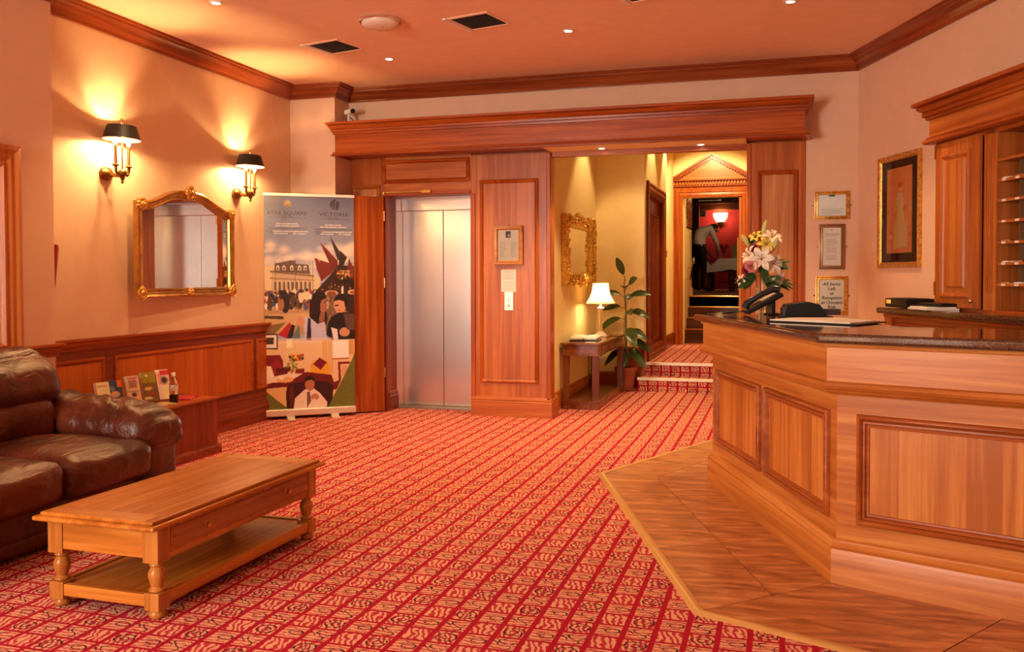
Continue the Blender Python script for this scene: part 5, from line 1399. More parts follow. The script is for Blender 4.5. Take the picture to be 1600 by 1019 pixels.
cv.poly(P2((690,500),(790,498),(795,515),(700,520)), (120,30,20)); cv.poly(P2((694,515),(712,515),(720,640),(700,650)), (130,40,24)); cv.poly(P2((720,535),(775,530),(770,600),(730,620)), (206,160,120))
cv.poly(P2((113,690),(280,680),(285,860),(113,770)), (222,180,130))
cv.poly(P2((275,720),(300,660),(420,645),(600,650),(655,690),(650,780),(600,880),(280,880)), (56,16,18)); cv.poly(P2((300,690),(330,665),(340,760),(310,860)), (96,26,26))
cv.poly(P2((330,884),(345,775),(420,710),(445,700),(500,705),(545,740),(605,815),(600,870),(540,850),(520,884)), (232,212,200)); cv.poly(P2((440,730),(462,725),(475,800),(440,860)), (110,90,80))
cv.ell(*c2(465,665), 0.055, 0.032, (176,112,80)); cv.poly(P2((420,655),(430,615),(470,602),(500,615),(503,650),(480,632),(440,640)), (26,16,14)); cv.ell(*c2(505,770), 0.045, 0.016, (190,126,94)); cv.ell(*c2(500,815), 0.02, 0.02, (224,214,214))
GR = (104,106,42)
gpts = [(832,425),(815,470),(780,540),(740,620),(690,710),(640,800),(600,885),(832,885)]
mk = cv.mask_poly(P2(*gpts)) | cv.mask_poly(P2((113,705),(200,780),(300,860),(330,890),(113,890)))
cv.put(mk, GR); cv.a[mk] += cv.rng.normal(0, 9, (mk.sum(), 1))
cv.grain(5)
PH = 2.045
me = cv.mesh('printed_sheet', BW-0.012, PH); me.materials.append(M_print)
P('printed_sheet', me, None, ban, loc=(0.006,0.0,0.094))
f = MB(); f.box(0.006,BW-0.006,0.002,0.004,0.09,2.14); P('sheet_backing', f, M_white, ban)
def bxy(p): return (0.006+p[0]*(BW-0.012), 0.094+PH*(1-p[1]))
M_logo = plain('banner_dark_grey', (0.045,0.04,0.042), 0.6); M_logog = plain('banner_logo_gold', (0.34,0.24,0.14), 0.6)
def btext(s, x, y, size, mat, wpx, spacing=1.0):
    q = bxy(c1(x, y)); return text('lettering', s, size, mat, ban, (q[0],-0.0012,q[1]), width=wpx/719*(BW-0.012), spacing=spacing)
btext('EYRE SQUARE', 292, 287, 0.05, M_logo, 306); btext('HOTEL', 292, 319, 0.030, M_logo, 88)
btext('VICTORIA', 664, 291, 0.055, M_logo, 240); btext('HOTEL', 664, 325, 0.030, M_logo, 94)
for a, b, y in ((143,240,321),(342,445,323),(546,612,325),(718,790,328)):
    p, q = bxy(c1(a,y)), bxy(c1(b,y)); f = MB(); f.box(p[0],q[0],-0.0012,-0.0008,p[1]-0.0012,p[1]+0.0012); P('rule_line', f, M_logo, ban)
for cx, rows in ((292, [('EYRE SQUARE HOTEL,',370,174,M_inkw),('EYRE SQUARE, GALWAY',387,186,M_inkw),('WWW.EYRESQUAREHOTEL.COM',408,296,M_logo)]), (658, [('VICTORIA HOTEL,',375,142,M_inkw),('OFF EYRE SQUARE, GALWAY',392,216,M_inkw),('WWW.VICTORIAHOTELGALWAY.COM',410,306,M_logo)])):
    for s, y, w_, mt in rows: btext(s, cx, y, 0.018, mt, w_)
for s, x, y, w_, mt in (('EMAIL:',150,429,55,M_logo),('EYRESQUAREHOTEL@EIRCOM.NET',318,430,274,M_inkw),('TEL:',160,446,32,M_logo),('091 569633',240,447,105,M_inkw),('FAX:',313,447,34,M_logo),('091 569641',388,448,102,M_inkw),
                        ('EMAIL:',530,429,50,M_logo),('VICTORIAHOTEL@EIRCOM.NET',690,431,244,M_inkw),('TEL:',535,446,32,M_logo),('091 567433',608,447,100,M_inkw),('FAX:',678,448,32,M_logo),('091 565880',752,448,100,M_inkw)):
    btext(s, x, y, 0.016, mt, w_)
def bpoly(name, pts, mat):
    f = MB(); v = [bxy(c1(*p)) for p in pts]; f.add([(x,-0.0012,z) for x, z in v], [tuple(range(len(v)))]); P(name, f, mat, ban)
bpoly('logo_leaf', [(630,215),(640,190),(655,175),(650,205),(650,250)], M_logo); bpoly('logo_leaf', [(655,240),(652,210),(668,180),(682,165),(674,200),(668,252)], M_logo)
bpoly('logo_leaf', [(675,250),(678,210),(690,180),(705,185),(706,220),(696,252),(684,256)], M_logo); bpoly('logo_leaf', [(640,196),(660,172),(678,164),(668,180),(655,200)], M_logo)
for k in range(7):
    a = PI*(0.08+0.14*k); cx, cy = 290, 232
    bpoly('logo_petal', [(cx-6,cy+6),(cx+math.cos(a)*38-5,cy-math.sin(a)*52),(cx+math.cos(a)*40+4,cy-math.sin(a)*48),(cx+8,cy+6)], M_logog)

# notices on the pilaster beside the lift
e = E('framed_notice', 'wooden framed price list with photograph on the pilaster beside the lift', 'notice', (-2.645,YB-0.0245,1.472))
f = MB(); f.frame(0,0.288,0,0.378,[(0,0),(0,0.014),(0.010,0.020),(0.026,0.016),(0.030,0.020),(0.042,0.006)]); P('frame', f, W_ph, e, smooth=40)
f = MB(); f.box(0.040,0.248,-0.005,-0.001,0.040,0.338); P('paper', f, M_cream, e)
cv = Canvas(20, 26, (70,40,34)); cv.ell(0.6,0.65,0.25,0.2,(220,170,140)); cv.ell(0.3,0.4,0.2,0.3,(40,26,24)); cv.grain(10)
me = cv.mesh('photograph', 0.05, 0.062); me.materials.append(M_print); P('photograph', me, None, e, loc=(0.118,-0.0056,0.262))
rr_ = random.Random(5)
for k in range(11):
    for x0 in (0.058, 0.168):
        f = MB(); f.box(x0, x0+0.035+rr_.random()*0.03, -0.0056, -0.0052, 0.215-k*0.0135, 0.2175-k*0.0135); P('typed_line', f, M_inkg, e)
f = MB(); f.add([(0.042,-0.0075,0.042),(0.246,-0.0075,0.042),(0.246,-0.0075,0.336),(0.042,-0.0075,0.336)], [(0,1,2,3)]); P('glass', f, M_pane, e)
for z in (-0.012, 0.388):
    f = MB(); f.ellipsoid((0.144,-0.002,z),0.006,0.004,0.006); P('fixing_screw', f, M_chrome, e)
e = E('lift_notice', 'white lift capacity notice below the framed price list', 'notice', (-2.582,YB-0.0045,1.213))
f = MB(); f.box(0,0.150,-0.002,0,0,0.215); P('paper', f, M_white, e)
for k, s_ in enumerate(['MAXIMUM','CAPACITY','8 PERSONS']): text('lettering', s_, 0.028, M_inkg, e, (0.075,-0.0025,0.190-k*0.030), width=0.10)
M_faint = plain('faint_pink_ink', (0.62,0.46,0.42), 0.7)
for k, s_ in enumerate(['IN CASE OF','FIRE DO NOT','USE LIFT']): text('lettering', s_, 0.026, M_faint, e, (0.075,-0.0025,0.088-k*0.030), width=0.105)
e = E('lift_call_panel', 'narrow steel lift call panel with arrows under the capacity notice', 'switch', (-2.548,YB-0.0045,1.034))
f = MB(); f.box(0,0.088,-0.004,0,0,0.178); P('plate', f, plain('call_plate', (0.80,0.74,0.66), 0.35, 0.4), e, bevel=0.001)
for z, sg in ((0.112,1),(0.088,-1)):
    f = MB(); f.add([(0.044-0.009,-0.0045,z-0.006*sg),(0.044+0.009,-0.0045,z-0.006*sg),(0.044,-0.0045,z+0.008*sg)], [(0,1,2)]); P('arrow', f, M_inkg, e)
f = MB(); f.lathe([(0.013,0),(0.013,0.004),(0.010,0.006)], (0,0,0), 16, M=Matrix.Translation((0.044,-0.004,0.045)) @ Matrix.Rotation(PI/2,4,'X')); P('button', f, M_chrome, e, smooth=40)

# ------------------------------------------------------------------ corridor furniture
con = E('console_table', 'narrow dark console table with low shelf against the corridor wall', 'table', (-1.945,9.76,0))
def cn(name, mb, mat, **kw): return P(name, mb, mat, con, **kw)
W_con = wood('console_wood_long', (0.10,0.025,0.010), (0.19,0.052,0.018), (0.30,0.095,0.035), axis='y', rough=0.22)
W_cz = wood('console_wood_leg', (0.10,0.025,0.010), (0.19,0.052,0.018), (0.30,0.095,0.035), axis='z', rough=0.25)
f = MB(); f.box(-0.205,0.205,-0.785,0.785,0.655,0.680); cn('top', f, W_con, bevel=0.006)
f = MB(); f.box(-0.185,0.185,-0.765,0.765,0.560,0.655); cn('apron', f, W_con, bevel=0.003)
f = MB(); f.box(-0.192,0.192,-0.772,0.772,0.548,0.562); cn('apron_bead', f, W_con, bevel=0.003)
for y in (-0.38,0.0,0.38):
    f = MB(); f.box(0.186,0.190,y-0.17,y+0.17,0.580,0.640); cn('drawer_front', f, W_con, bevel=0.002)
f = MB(); f.box(-0.195,0.195,-0.775,0.775,0.0,0.070); cn('base_plinth', f, W_con, bevel=0.004)
f = MB(); f.box(-0.190,0.190,-0.770,0.770,0.070,0.084); cn('shelf', f, W_con, bevel=0.003)
for sx in (-1,1):
    for sy in (-1,1):
        cx, cy = sx*0.155, sy*0.725
        f = MB(); f.box(cx-0.030,cx+0.030,cy-0.030,cy+0.030,0.105,0.550); f.box(cx-0.036,cx+0.036,cy-0.036,cy+0.036,0.084,0.108)
        for k in range(3):
            o = (k-1)*0.016
            f.tube([(cx+o,cy-0.030,0.12),(cx+o,cy-0.030,0.54)], 0.005, 6); f.tube([(cx+0.030*1,cy+o,0.12),(cx+0.030,cy+o,0.54)], 0.005, 6)
        cn('leg', f, W_cz)
lx, ly = -1.925, 10.0
tl = E('table_lamp', 'cream pleated shade table lamp with clear column on the console', 'lamp', (lx,ly,0.6805))
f = MB(); f.box(-0.075,0.075,-0.075,0.075,0,0.022); f.lathe([(0.070,0.022),(0.062,0.035),(0.040,0.045),(0.030,0.062)], (0,0,0), 24); P('base', f, M_white, tl, smooth=40, bevel=0.003)
f = MB(); f.lathe([(0.024,0.062),(0.022,0.08),(0.022,0.30),(0.024,0.315)], (0,0,0), 16); P('glass_column', f, plain('lamp_column', (0.80,0.66,0.40), 0.12, 0.3), tl, smooth=50)
f = MB(); f.lathe([(0.030,0.315),(0.038,0.322),(0.030,0.332),(0.012,0.338),(0.010,0.45)], (0,0,0), 16); P('capital', f, M_white, tl, smooth=50)
M_shade, nt, b = newmat('lit_shade')
b.inputs['Base Color'].default_value = (0.9,0.72,0.40,1); b.inputs['Transmission Weight'].default_value = 0.0
tr_ = N(nt,'ShaderNodeBsdfTranslucent'); tr_.inputs[0].default_value = (0.95,0.78,0.45,1); mx = N(nt,'ShaderNodeMixShader'); mx.inputs[0].default_value = 0.6
nt.links.new(b.outputs[0], mx.inputs[1]); nt.links.new(tr_.outputs[0], mx.inputs[2]); nt.links.new(mx.outputs[0], nt.nodes['Material Output'].inputs[0])
v = []; q = []; n = 72; rows = 9
for i in range(rows):
    t = i/(rows-1); r0 = 0.163*(1-t)+0.085*t - 0.022*math.sin(PI*t)
    for k in range(n): r_ = r0 + (0.0025 if k % 2 else 0); v.append((r_*math.cos(2*PI*k/n), r_*math.sin(2*PI*k/n), 0.375+0.225*t))
for i in range(rows-1):
    for k in range(n): k2 = (k+1) % n; q.append((i*n+k,i*n+k2,(i+1)*n+k2,(i+1)*n+k))
f = MB(); f.add(v, q); P('lamp_shade', f, M_shade, tl, smooth=180)
f = MB(); f.lathe([(0.164,0.372),(0.167,0.376),(0.164,0.381)], (0,0,0), 48, cap=False); f.lathe([(0.086,0.597),(0.089,0.602),(0.086,0.606)], (0,0,0), 36, cap=False); P('shade_trim', f, M_cream, tl, smooth=60)
f = MB(); f.ellipsoid((0,0,0.48),0.028,0.028,0.035); P('bulb', f, emit('lamp_bulb', (1,0.75,0.38), 8), tl, smooth=60)
lamp('POINT', 'table_lamp_light', (lx, ly, 0.6805+0.55), 6, (1.0,0.74,0.32), 0.03)
lamp('POINT', 'table_lamp_light', (lx, ly, 0.6805+0.40), 11, (1.0,0.74,0.32), 0.03)
f = MB(); f.tube([(0.0,0.04,0.005),(0.10,0.10,0.004),(0.25,0.12,0.002),(0.262,0.12,-0.05),(0.262,0.12,-0.20),(0.24,0.05,-0.40),(0.22,0.0,-0.58)], 0.004, 6); P('cord', f, M_black, tl, smooth=60)
f = MB(); f.box(0.250,0.276,0.105,0.135,-0.22,-0.14); P('cord_switch', f, M_black, tl, bevel=0.004)
bk_ = E('guest_book', 'open dark leather guest book with pale pages on the console table', 'book', (-1.97,9.40,0.6805), R(4))
v = []; q = []
f = MB(); f.box(-0.15,0.15,-0.19,0.19,0,0.012); P('cover', f, plain('dark_cover', (0.03,0.02,0.015), 0.5), bk_, bevel=0.003)
f = MB(); f.rbox((-0.07,0,0.030),(0.07,0.18,0.018),0.016,6,bulge=(0,0,0.012)); f.rbox((0.07,0,0.030),(0.07,0.18,0.018),0.016,6,bulge=(0,0,0.012)); P('pages', f, M_paper, bk_, smooth=60)
f = MB(); f.box(-0.05,0.05,-0.03,0.03,0,0.003)
P('card', f, M_paper, loc=(-1.86,9.10,0.6805), rz=R(20), label='small white card lying on the near end of the console table', cat='card')

# gilt rococo mirror in the corridor
gm_ = E('gilt_mirror', 'ornate gilded rectangular mirror on the corridor wall above the console', 'mirror', (XC+0.004,9.06,1.245), PI/2)
GW, GH = 1.56, 0.80
f = MB(); f.frame(0.03,GW-0.03,0.03,GH-0.03,[(0,0),(0,0.055),(0.02,0.075),(0.05,0.060),(0.08,0.050),(0.11,0.050),(0.13,0.035),(0.14,0.01)]); P('frame', f, M_gold, gm_, smooth=40)
f = MB(); f.box(0.16,GW-0.16,-0.016,-0.006,0.16,GH-0.16); P('mirror_glass', f, M_mirror, gm_)
def ornament(x0, x1, z0, z1, seed, n=26):
    rg = random.Random(seed); f = MB()
    for k in range(n):
        cx = x0+(x1-x0)*rg.random(); cz = z0+(z1-z0)*rg.random(); s = 0.014+0.016*rg.random(); a0 = rg.random()*6; d = rg.choice((-1,1))
        pts = [(cx+math.cos(a0+d*t*0.55)*s*(1.3-0.14*t),-0.062-0.014*math.sin(t*0.5),cz+math.sin(a0+d*t*0.55)*s*(1.3-0.14*t)) for t in range(8)]
        f.tube(pts, [0.010-0.0008*t for t in range(8)], 5); f.ellipsoid((cx,-0.060,cz), s*0.55, 0.018, s*0.45, 7, 5)
    P('carved_scrollwork', f, M_gold, gm_, smooth=60, kind='stuff')
ornament(0.03,GW-0.03,0.03,0.12,1,60); ornament(0.03,GW-0.03,GH-0.12,GH-0.02,2,60); ornament(0.03,0.12,0.1,GH-0.1,3,30); ornament(GW-0.12,GW-0.03,0.1,GH-0.1,4,30)

# rubber plant
px, py = -1.755, 10.70
pl = E('rubber_plant', 'tall rubber plant in a terracotta pot beside the corridor steps', 'plant', (px,py,0))
M_pot = plain('terracotta', (0.36,0.085,0.035), 0.7, noise_amt=0.1)
f = MB(); f.lathe([(0.095,0.028),(0.12,0.23),(0.133,0.232),(0.135,0.275),(0.122,0.277),(0.11,0.235)], (0,0,0), 28, cap=False); P('pot', f, M_pot, pl, smooth=35)
f = MB(); f.lathe([(0.10,0.0),(0.125,0.004),(0.132,0.030),(0.124,0.030),(0.115,0.012)], (0,0,0), 28); P('saucer', f, M_pot, pl, smooth=35)
f = MB(); f.lathe([(0.0,0.240),(0.112,0.240)], (0,0,0), 20, cap=False); P('soil', f, plain('soil', (0.03,0.018,0.012), 0.95), pl)
f = MB(); f.tube([(0,0,0.2),(0.005,0,0.6),(0.0,0.01,0.95),(-0.02,0,1.25),(-0.01,-0.005,1.36)], [0.014,0.012,0.010,0.008,0.003], 8); P('stem', f, plain('plant_stem', (0.16,0.10,0.04), 0.6), pl, smooth=60)
M_rub = plain('rubber_leaf', (0.040,0.060,0.016), 0.28, noise_amt=0.35, nscale=12)
LV = [(1.30,(-0.35,-0.2,0.9),0.22,0.10,0.0),(1.20,(0.55,-0.5,0.55),0.20,0.11,0.2),(1.22,(0.1,-0.9,0.1),0.15,0.12,0.3),(1.10,(-1,0.0,0.35),0.27,0.09,0.35),(1.08,(1,-0.2,0.45),0.27,0.10,0.35),
      (0.98,(-0.9,0.1,0.0),0.22,0.10,0.2),(0.92,(0.4,-0.9,0.1),0.20,0.12,0.3),(0.90,(0.9,-0.3,0.2),0.26,0.11,0.5),(0.85,(-0.85,0.05,-0.15),0.30,0.12,0.5),(0.74,(0.5,-0.85,-0.3),0.26,0.15,0.5),
      (0.70,(0.85,-0.4,-0.05),0.24,0.11,0.4),(0.66,(-0.7,-0.1,-0.4),0.22,0.13,0.4),(0.60,(1,-0.2,-0.25),0.26,0.12,0.3),(0.58,(-0.9,0.0,-0.35),0.26,0.11,0.3),(0.50,(-0.8,0.1,-0.5),0.24,0.11,0.3),
      (0.48,(0.1,-1,-0.55),0.24,0.15,0.2),(0.52,(0.8,-0.5,-0.6),0.30,0.13,0.2),(1.0,(0.3,0.6,0.9),0.14,0.1,0.3)]
for i, (z, d, L_, W_, dr_) in enumerate(LV):
    D = Vector(d).normalized(); b0 = Vector((0,0,z)); tip = b0+D*0.07+Vector((0,0,0.02))
    f = MB(); f.tube([b0, tip], [0.004,0.003], 5); leaf_quad(f, tip, d, L_, W_*0.92, up=(0.0,-0.8,0.6), droop=dr_, n=8); P('leaf', f, M_rub, pl, smooth=180)
f = MB(); f.tube([(-0.03,0.03,0.2),(-0.02,0.02,0.9)], 0.007, 6); P('cane', f, M_candle, pl)

# ------------------------------------------------------------------ dining room beyond the doorway
def gauss_person():
    pe = E('person', 'waiter in white shirt and black trousers bending over the dining table', 'person', (-1.66,19.88,ZD), R(48))
    bm = bmesh.new(); sk = bm.verts.layers.skin.verify()
    J = {}
    def j(n, p, r): v = bm.verts.new(p); v[sk].radius = (r, r) if not isinstance(r, tuple) else r; J[n] = v
    j('pel',(0,0,0.95),(0.165,0.125)); j('wst',(0.0,0.02,1.08),(0.155,0.125)); j('chs',(0.06,0.03,1.25),(0.175,0.145)); j('shd',(0.17,0.02,1.36),(0.15,0.13)); j('nek',(0.27,-0.01,1.395),0.06); j('hd1',(0.335,-0.02,1.40),0.085); j('hd2',(0.42,-0.03,1.36),0.098); j('hd3',(0.475,-0.035,1.31),0.07)
    for s, t in ((1,'l'),(-1,'r')):
        j('hip'+t,(0.0,0.09*s,0.88),(0.105,0.105)); j('kne'+t,(0.03,0.11*s,0.48),0.068); j('ank'+t,(-0.02,0.11*s,0.09),0.045); j('toe'+t,(0.15,0.13*s,0.045),0.042)
        j('sho'+t,(0.18,0.17*s,1.33),0.075)
    j('elbl',(0.30,0.24,1.06),0.050); j('wril',(0.40,0.14,0.83),0.034); j('hanl',(0.44,0.12,0.78),0.034)
    j('elbr',(0.29,-0.24,1.05),0.050); j('wrir',(0.42,-0.14,0.84),0.034); j('hanr',(0.46,-0.12,0.79),0.034)
    ed = [('pel','wst'),('wst','chs'),('chs','shd'),('shd','nek'),('nek','hd1'),('hd1','hd2'),('hd2','hd3')]
    for t in 'lr': ed += [('pel','hip'+t),('hip'+t,'kne'+t),('kne'+t,'ank'+t),('ank'+t,'toe'+t),('shd','sho'+t),('sho'+t,'elb'+t),('elb'+t,'wri'+t),('wri'+t,'han'+t)]
    for t, s in (('l',1),('r',-1)):
        h = Vector(J['han'+t].co)
        for k in range(4):
            o = (k-1.5)*0.019
            j('f%d'%k+t, h+Vector((0.03,o,-0.03)), 0.009); j('g%d'%k+t, h+Vector((0.055+0.004*(k in (1,2)),o*1.15,-0.062)), 0.008)
            ed += [('han'+t,'f%d'%k+t),('f%d'%k+t,'g%d'%k+t)]
        j('th'+t, h+Vector((0.0,-0.035*s,-0.02)), 0.010); j('ti'+t, h+Vector((0.03,-0.045*s,-0.045)), 0.009); ed += [('han'+t,'th'+t),('th'+t,'ti'+t)]
    for a, b in ed: bm.edges.new((J[a], J[b]))
    J['pel'][sk].use_root = True
    me = bpy.data.meshes.new('body'); bm.to_mesh(me); bm.free()
    o = bpy.data.objects.new('tmp', me); COL.objects.link(o)
    o.modifiers.new('s','SKIN').use_smooth_shade = True; m = o.modifiers.new('u','SUBSURF'); m.levels = 2
    dg = bpy.context.evaluated_depsgraph_get(); dg.update()
    m2 = bpy.data.meshes.new_from_object(o.evaluated_get(dg)); bpy.data.objects.remove(o)
    m2.materials.clear()
    for mt in (plain('white_shirt', (0.88,0.80,0.70), 0.8), plain('black_trousers', (0.010,0.009,0.010), 0.8), plain('skin', (0.55,0.27,0.17), 0.55), plain('black_shoes', (0.006,0.006,0.006), 0.3)): m2.materials.append(mt)
    for p in m2.polygons:
        c = p.center; mi_ = 0
        if c.z < 0.075 or (c.z < 0.10 and c.x > 0.04): mi_ = 3
        elif c.z < 1.0 and c.x < 0.20: mi_ = 1
        if c.x > 0.28 and c.z > 1.27: mi_ = 2
        if c.x > 0.36 and c.z < 0.90: mi_ = 2
        p.material_index = mi_; p.use_smooth = True
    m2.name = 'body'
    P('body', m2, None, pe)
    f = MB(); f.ellipsoid((0.395,-0.027,1.405),0.105,0.095,0.075,14,10); f.ellipsoid((0.345,-0.02,1.39),0.07,0.092,0.085,12,8); P('hair', f, plain('dark_hair', (0.035,0.020,0.014), 0.6, noise_amt=0.4, nscale=60), pe, smooth=180)
    for s in (-1,1):
        f = MB(); f.ellipsoid((0.405,-0.03+0.098*s,1.345),0.02,0.012,0.032,8,6); P('ear', f, bpy.data.materials['skin'], pe, smooth=180)
        f = MB(); f.ellipsoid((0.515,-0.035+0.035*s,1.335),0.008,0.012,0.008,8,6); P('eye', f, M_ink, pe, smooth=180)
    f = MB(); f.ellipsoid((0.535,-0.035,1.305),0.016,0.016,0.026,8,6); P('nose', f, bpy.data.materials['skin'], pe, smooth=180)
    f = MB(); f.ellipsoid((0.508,-0.035,1.262),0.010,0.028,0.008,8,6); P('mouth', f, plain('lips', (0.40,0.12,0.09), 0.5), pe, smooth=180)
    f = MB(); f.lathe([(0.142,0.985),(0.150,0.995),(0.150,1.018),(0.142,1.025)], (0.0,0.005,0), 24, cap=False, sx=1.12, sy=1.0); P('belt', f, M_black, pe, smooth=60)
gauss_person()
dt = E('dining_table', 'dining table with dark legs under a white cloth in the red room', 'table', (-0.98,20.55,ZD))
f = MB(); f.box(-0.60,0.55,-0.42,0.42,0.69,0.715); P('top', f, W_st, dt)
for x in (-0.50,0.45):
    for y in (-0.34,0.34):
        f = MB(); f.box(x-0.035,x+0.035,y-0.035,y+0.035,0,0.69); P('leg', f, W_st, dt)
f = MB(); f.box(-0.06,0.06,-0.38,-0.30,0,0.69); P('pedestal', f, W_st, dt)
n = 48; v = []; q = []
rim = []
for k in range(n):
    t = k/n*4; s_ = int(t); u = t-s_; c4 = [(-0.62,-0.44),(0.57,-0.44),(0.57,0.44),(-0.62,0.44)]; a, b = c4[s_], c4[(s_+1) % 4]
    rim.append((a[0]+(b[0]-a[0])*u, a[1]+(b[1]-a[1])*u, 0.721))
v = rim+[(x*1.03+0.012*math.sin(k*1.9), y*1.05+0.014*math.sin(k*1.7), 0.721-0.24-0.07*abs(math.cos(k/n*4*PI))) for k, (x, y, z) in enumerate(rim)]
f = MB(); f.add(v, [tuple(range(n))]+[(k,(k+1) % n,(k+1) % n+n,k+n) for k in range(n)])
P('tablecloth', f, plain('white_cloth', (0.78,0.74,0.70), 0.85), loc=(-0.98,20.55,ZD), smooth=40, label='white cloth hanging in points over the dining table', cat='tablecloth')
M_rn = plain('crimson_napkin_cloth', (0.30,0.01,0.03), 0.8)
for x, lab in ((-0.42,'crimson folded napkin hanging at the left edge of the dining table'),(0.40,'crimson folded napkin hanging at the right edge of the dining table')):
    f = MB(); f.add([(x-0.13,-0.30,0.724),(x+0.13,-0.30,0.724),(x+0.13,-0.468,0.724),(x-0.13,-0.468,0.724),(x,-0.482,0.60)], [(0,1,2,3),(3,2,4)])
    P('napkin', f, M_rn, loc=(-0.98,20.55,ZD), label=lab, cat='napkin')
e = E('napkin_glass', 'wine glass holding an upright crimson napkin on the dining table', 'glass', (-1.17,20.42,ZD+0.7225))
f = MB(); f.lathe([(0.035,0),(0.004,0.006),(0.004,0.08),(0.03,0.10),(0.04,0.14),(0.034,0.19)], (0,0,0), 16, cap=False); P('glass', f, M_glass, e, smooth=50)
f = MB(); f.add([(0,0,0.11),(-0.11,0.02,0.28),(-0.05,-0.02,0.33),(0.0,0.0,0.26),(0.06,-0.02,0.33),(0.11,0.02,0.27)], [(0,2,1),(0,3,2),(0,4,3),(0,5,4)]); P('napkin', f, M_rn, e)
e = E('menu_card', 'upright rounded olive menu card standing on the dining table', 'menu', (-0.90,20.38,ZD+0.7225))
f = MB(); f.prism([(-0.10,0),(0.10,0),(0.10,0.26),(0.07,0.30),(-0.07,0.30),(-0.10,0.26)], -0.006, 0.006, M=Matrix.Rotation(PI/2,4,'X')); P('card', f, plain('menu_olive', (0.30,0.22,0.12), 0.7), e)
f = MB(); f.box(0.01,0.05,-0.0075,-0.0065,0.10,0.15); P('emblem', f, M_ink, e)
def dchair(x, y, rz, lab):
    e = E('dining_chair', lab, 'chair', (x,y,ZD), rz, 'dining chairs in the red room')
    f = MB(); f.box(-0.21,0.21,-0.21,0.21,0.43,0.47); P('seat', f, plain('chair_seat', (0.10,0.015,0.012), 0.6) if 'chair_seat' not in bpy.data.materials else bpy.data.materials['chair_seat'], e, bevel=0.012)
    for sx in (-1,1):
        f = MB(); f.tube([(sx*0.19,-0.19,0),(sx*0.18,-0.18,0.43)], 0.016, 8); P('leg', f, W_st, e)
        f = MB(); f.tube([(sx*0.19,0.23,0),(sx*0.19,0.19,0.45),(sx*0.18,0.25,0.72)], 0.016, 8); P('leg', f, W_st, e)
    f = MB(); f.tube([(-0.18,0.25,0.70),(0,0.28,0.72),(0.18,0.25,0.70)], 0.014, 8); f.tube([(-0.185,0.23,0.60),(0.185,0.23,0.60)], 0.012, 8); P('back_rail', f, M_brass, e, smooth=60)
    f = MB(); f.tube([(-0.19,-0.19,0.2),(0.19,-0.19,0.2)], 0.01, 6); P('stretcher', f, W_st, e)
dchair(-1.27, 21.25, 0, 'dining chair tucked behind the table nearest the bending waiter'); dchair(-0.66, 21.25, 0, 'dining chair tucked behind the right end of the dining table')
wl_ = E('dining_wall_lamp', 'bright glowing wall lamp on the red dining room wall', 'lamp', (-1.46,23.995,2.84))
f = MB(); f.lathe([(0.10,0),(0.17,0.12),(0.185,0.22)], (0,-0.10,-0.06), 20, cap=False, sy=0.5); P('shade', f, emit('dining_lamp_glow', (1.0,0.62,0.24), 14), wl_, smooth=60)
f = MB(); f.lathe([(0.01,-0.16),(0.05,-0.10),(0.10,-0.05)], (0,-0.06,-0.01), 16, sy=0.5); f.box(-0.04,0.04,-0.06,0,-0.14,-0.02); P('bracket', f, M_blackm, wl_, smooth=60)
lamp('POINT', 'stair_fill_light', (-0.75, 14.75, 3.1), 16, (1.0,0.66,0.32), 0.06)  # unseen fill light added to brighten the cream stair side wall
lamp('POINT', 'dining_wall_lamp_light', (-1.46, 23.72, 2.95), 34, (1.0,0.50,0.18), 0.08)
lamp('POINT', 'dining_room_light', (-0.6, 18.6, 3.15), 22, (1.0,0.62,0.32), 0.15)
sk_ = E('wall_speaker', 'small black loudspeaker high on the red dining wall', 'speaker', (-1.96,23.99,3.02))
f = MB(); f.box(-0.13,0.13,-0.16,0,-0.09,0.09); P('housing', f, M_black, sk_, bevel=0.01)
f = MB(); f.lathe([(0.05,0),(0.06,0.01)], (0,0,0), 16, M=Matrix.Translation((0,-0.16,0)) @ Matrix.Rotation(PI/2,4,'X')); P('cone', f, M_blackm, sk_)

# ------------------------------------------------------------------ ceiling fittings
M_hot = emit('downlight_glow', (1.0,0.80,0.50), 25)
where = ['near the left edge of the picture','beyond the lamp between the two vents','right of the middle vent','at the top right over the reception counter','above the coffee table end','over the tiled corner','over the sofa','over the middle of the carpet']
labs = ['recessed white downlight in the ceiling nearest the left wall lamps','recessed white downlight in the ceiling closest to the lift','recessed white downlight in the ceiling straight above the pilaster side of the carpet','recessed white downlight in the ceiling above the reception counter',
        'recessed white downlight in the ceiling above the carpet before the coffee table','recessed white downlight in the ceiling over the tiled corner','recessed white downlight in the ceiling over the sofa','recessed white downlight in the ceiling behind the viewer over the carpet']
def downlight(x, y, z, lab, grp='recessed ceiling downlights'):
    e = E('ceiling_downlight', lab, 'light', (x,y,z), 0, grp)
    f = MB(); f.lathe([(0.028,-0.004),(0.034,-0.008),(0.046,-0.006),(0.048,0.0)], (0,0,0), 24, cap=False); P('trim_ring', f, M_white, e, smooth=50)
    f = MB(); f.lathe([(0.0,-0.003),(0.029,-0.003)], (0,0,0), 20, cap=False); P('lamp_glass', f, M_hot, e)
for (x, y), lab in zip(DOWN[:4], labs): downlight(x, y, CEIL, lab)
SOF = 2.545
for (x, y), lab in zip(((-1.578,8.246),(-0.68,8.282)), ('recessed downlight in the soffit nearer the pilaster','recessed downlight in the soffit nearer the reception side')):
    downlight(x, y, SOF, lab, 'downlights in the corridor soffit')
    lamp('SPOT', 'soffit_lamp', (x, y, SOF-0.02), 60, (1.0,0.72,0.34), 0.025, (R(4),0,0), spot_size=R(100), spot_blend=0.5)
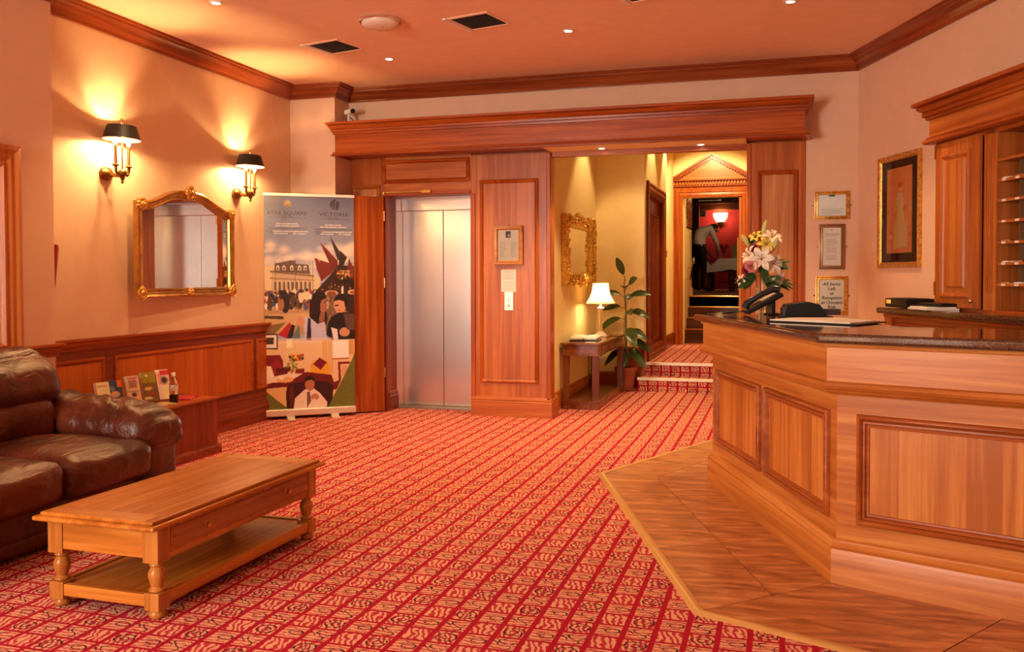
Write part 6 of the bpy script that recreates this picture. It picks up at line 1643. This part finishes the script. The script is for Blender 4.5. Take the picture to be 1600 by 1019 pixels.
for x, y, pw, rx in ((-1.40,11.6,70,0),(-1.40,13.0,70,0),(-1.0,12.7,190,R(46)),(-1.75,10.2,70,0),(-0.7,12.2,60,0)):  # third spot is an added light, tilted to brighten the pediment
    lamp('SPOT', 'corridor_spot_lamp', (x, y, 3.42), pw, (1.0,0.74,0.34), 0.03, (rx,0,0), spot_size=R(80), spot_blend=0.4)
def vent(cx, cy, lab, s=0.155):
    e = E('ceiling_vent', lab, 'vent', (cx,cy,CEIL), R(-13.5), 'square ceiling vents')
    f = MB(); 
    f.frame(-s-0.022, s+0.022, -s-0.022, s+0.022, [(0,0),(0,0.006),(0.018,0.010),(0.024,0.002)], M=Matrix.Rotation(PI/2,4,'X') @ Matrix.Identity(4)); P('flange', f, M_ceil, e)
    f = MB(); f.box(-s,s,-s,s,-0.002,-0.0005); P('grille', f, plain('vent_black', (0.016,0.013,0.011), 0.7) if 'vent_black' not in bpy.data.materials else bpy.data.materials['vent_black'], e)
    for k in range(15):
        f = MB(); y = -s+0.01+k*(2*s-0.02)/14; f.box(-s,s,y-0.0035,y+0.0035,-0.006,-0.002); P('slat', f, bpy.data.materials['vent_black'], e)
    f = MB(); f.box(-s-0.05,-s-0.02,-s-0.03,s+0.03,-0.012,0); P('lip', f, M_white, e)
vent(-3.50,6.71,'square black ceiling vent nearest the wall lamps'); vent(-2.135,6.36,'square black ceiling vent in the middle beside the round fitting'); vent(-0.86,6.03,'square black ceiling vent cut by the top of the picture, toward reception')
dm_ = E('ceiling_lamp', 'round flat white opal ceiling fitting between the two left vents', 'light', (-2.82,6.12,CEIL))
f = MB(); f.lathe([(0.152,0.0),(0.156,-0.016),(0.150,-0.022)], (0,0,0), 40, cap=False); P('trim_ring', f, M_chrome, dm_, smooth=40)
f = MB(); f.lathe([(0.140,-0.004),(0.138,-0.034),(0.125,-0.048),(0.085,-0.060),(0.001,-0.064)], (0,0,0), 40, cap=False); P('diffuser', f, plain('opal_plastic', (0.82,0.70,0.56), 0.35), dm_, smooth=50)
f = MB(); f.ellipsoid((0.03,-0.03,-0.066),0.006,0.006,0.006,8,6); P('screw', f, M_chrome, dm_)

# security camera on top of the lift surround
cc_ = E('security_camera', 'small pale security camera standing on the moulding at upper left corner', 'camera', (-4.10,8.14,2.873), R(55))
f = MB(); f.box(-0.03,0.03,-0.03,0.03,0,0.008); f.tube([(0,0,0.005),(0,0,0.10)], 0.012, 10); P('bracket', f, M_white, cc_, smooth=50)
f = MB(); f.box(-0.028,0.028,-0.075,0.05,0.10,0.145); P('housing', f, M_white, cc_, bevel=0.012)
f = MB(); f.lathe([(0.022,0),(0.022,0.02),(0.016,0.022)], (0,0,0), 16, M=Matrix.Translation((0,-0.073,0.122)) @ Matrix.Rotation(PI/2,4,'X')); P('lens', f, M_black, cc_, smooth=40)
f = MB(); f.tube([(0.0,0.05,0.11),(0.05,0.02,0.06),(0.10,0.03,0.012),(0.20,0.05,0.008)], 0.005, 6); P('cable', f, M_black, cc_, smooth=60)

# red call point beside the corridor door
cp_ = E('call_point', 'small red fire call point on the corridor wall beyond the dark side door', 'switch', (X2+0.0005,12.96,1.64), PI/2)
f = MB(); f.box(-0.045,0.045,-0.035,0,0,0.09); P('housing', f, plain('call_point_red', (0.45,0.01,0.012), 0.35), cp_, bevel=0.006)
f = MB(); f.box(-0.028,0.028,-0.037,-0.034,0.018,0.062); P('press_plate', f, M_white, cp_)
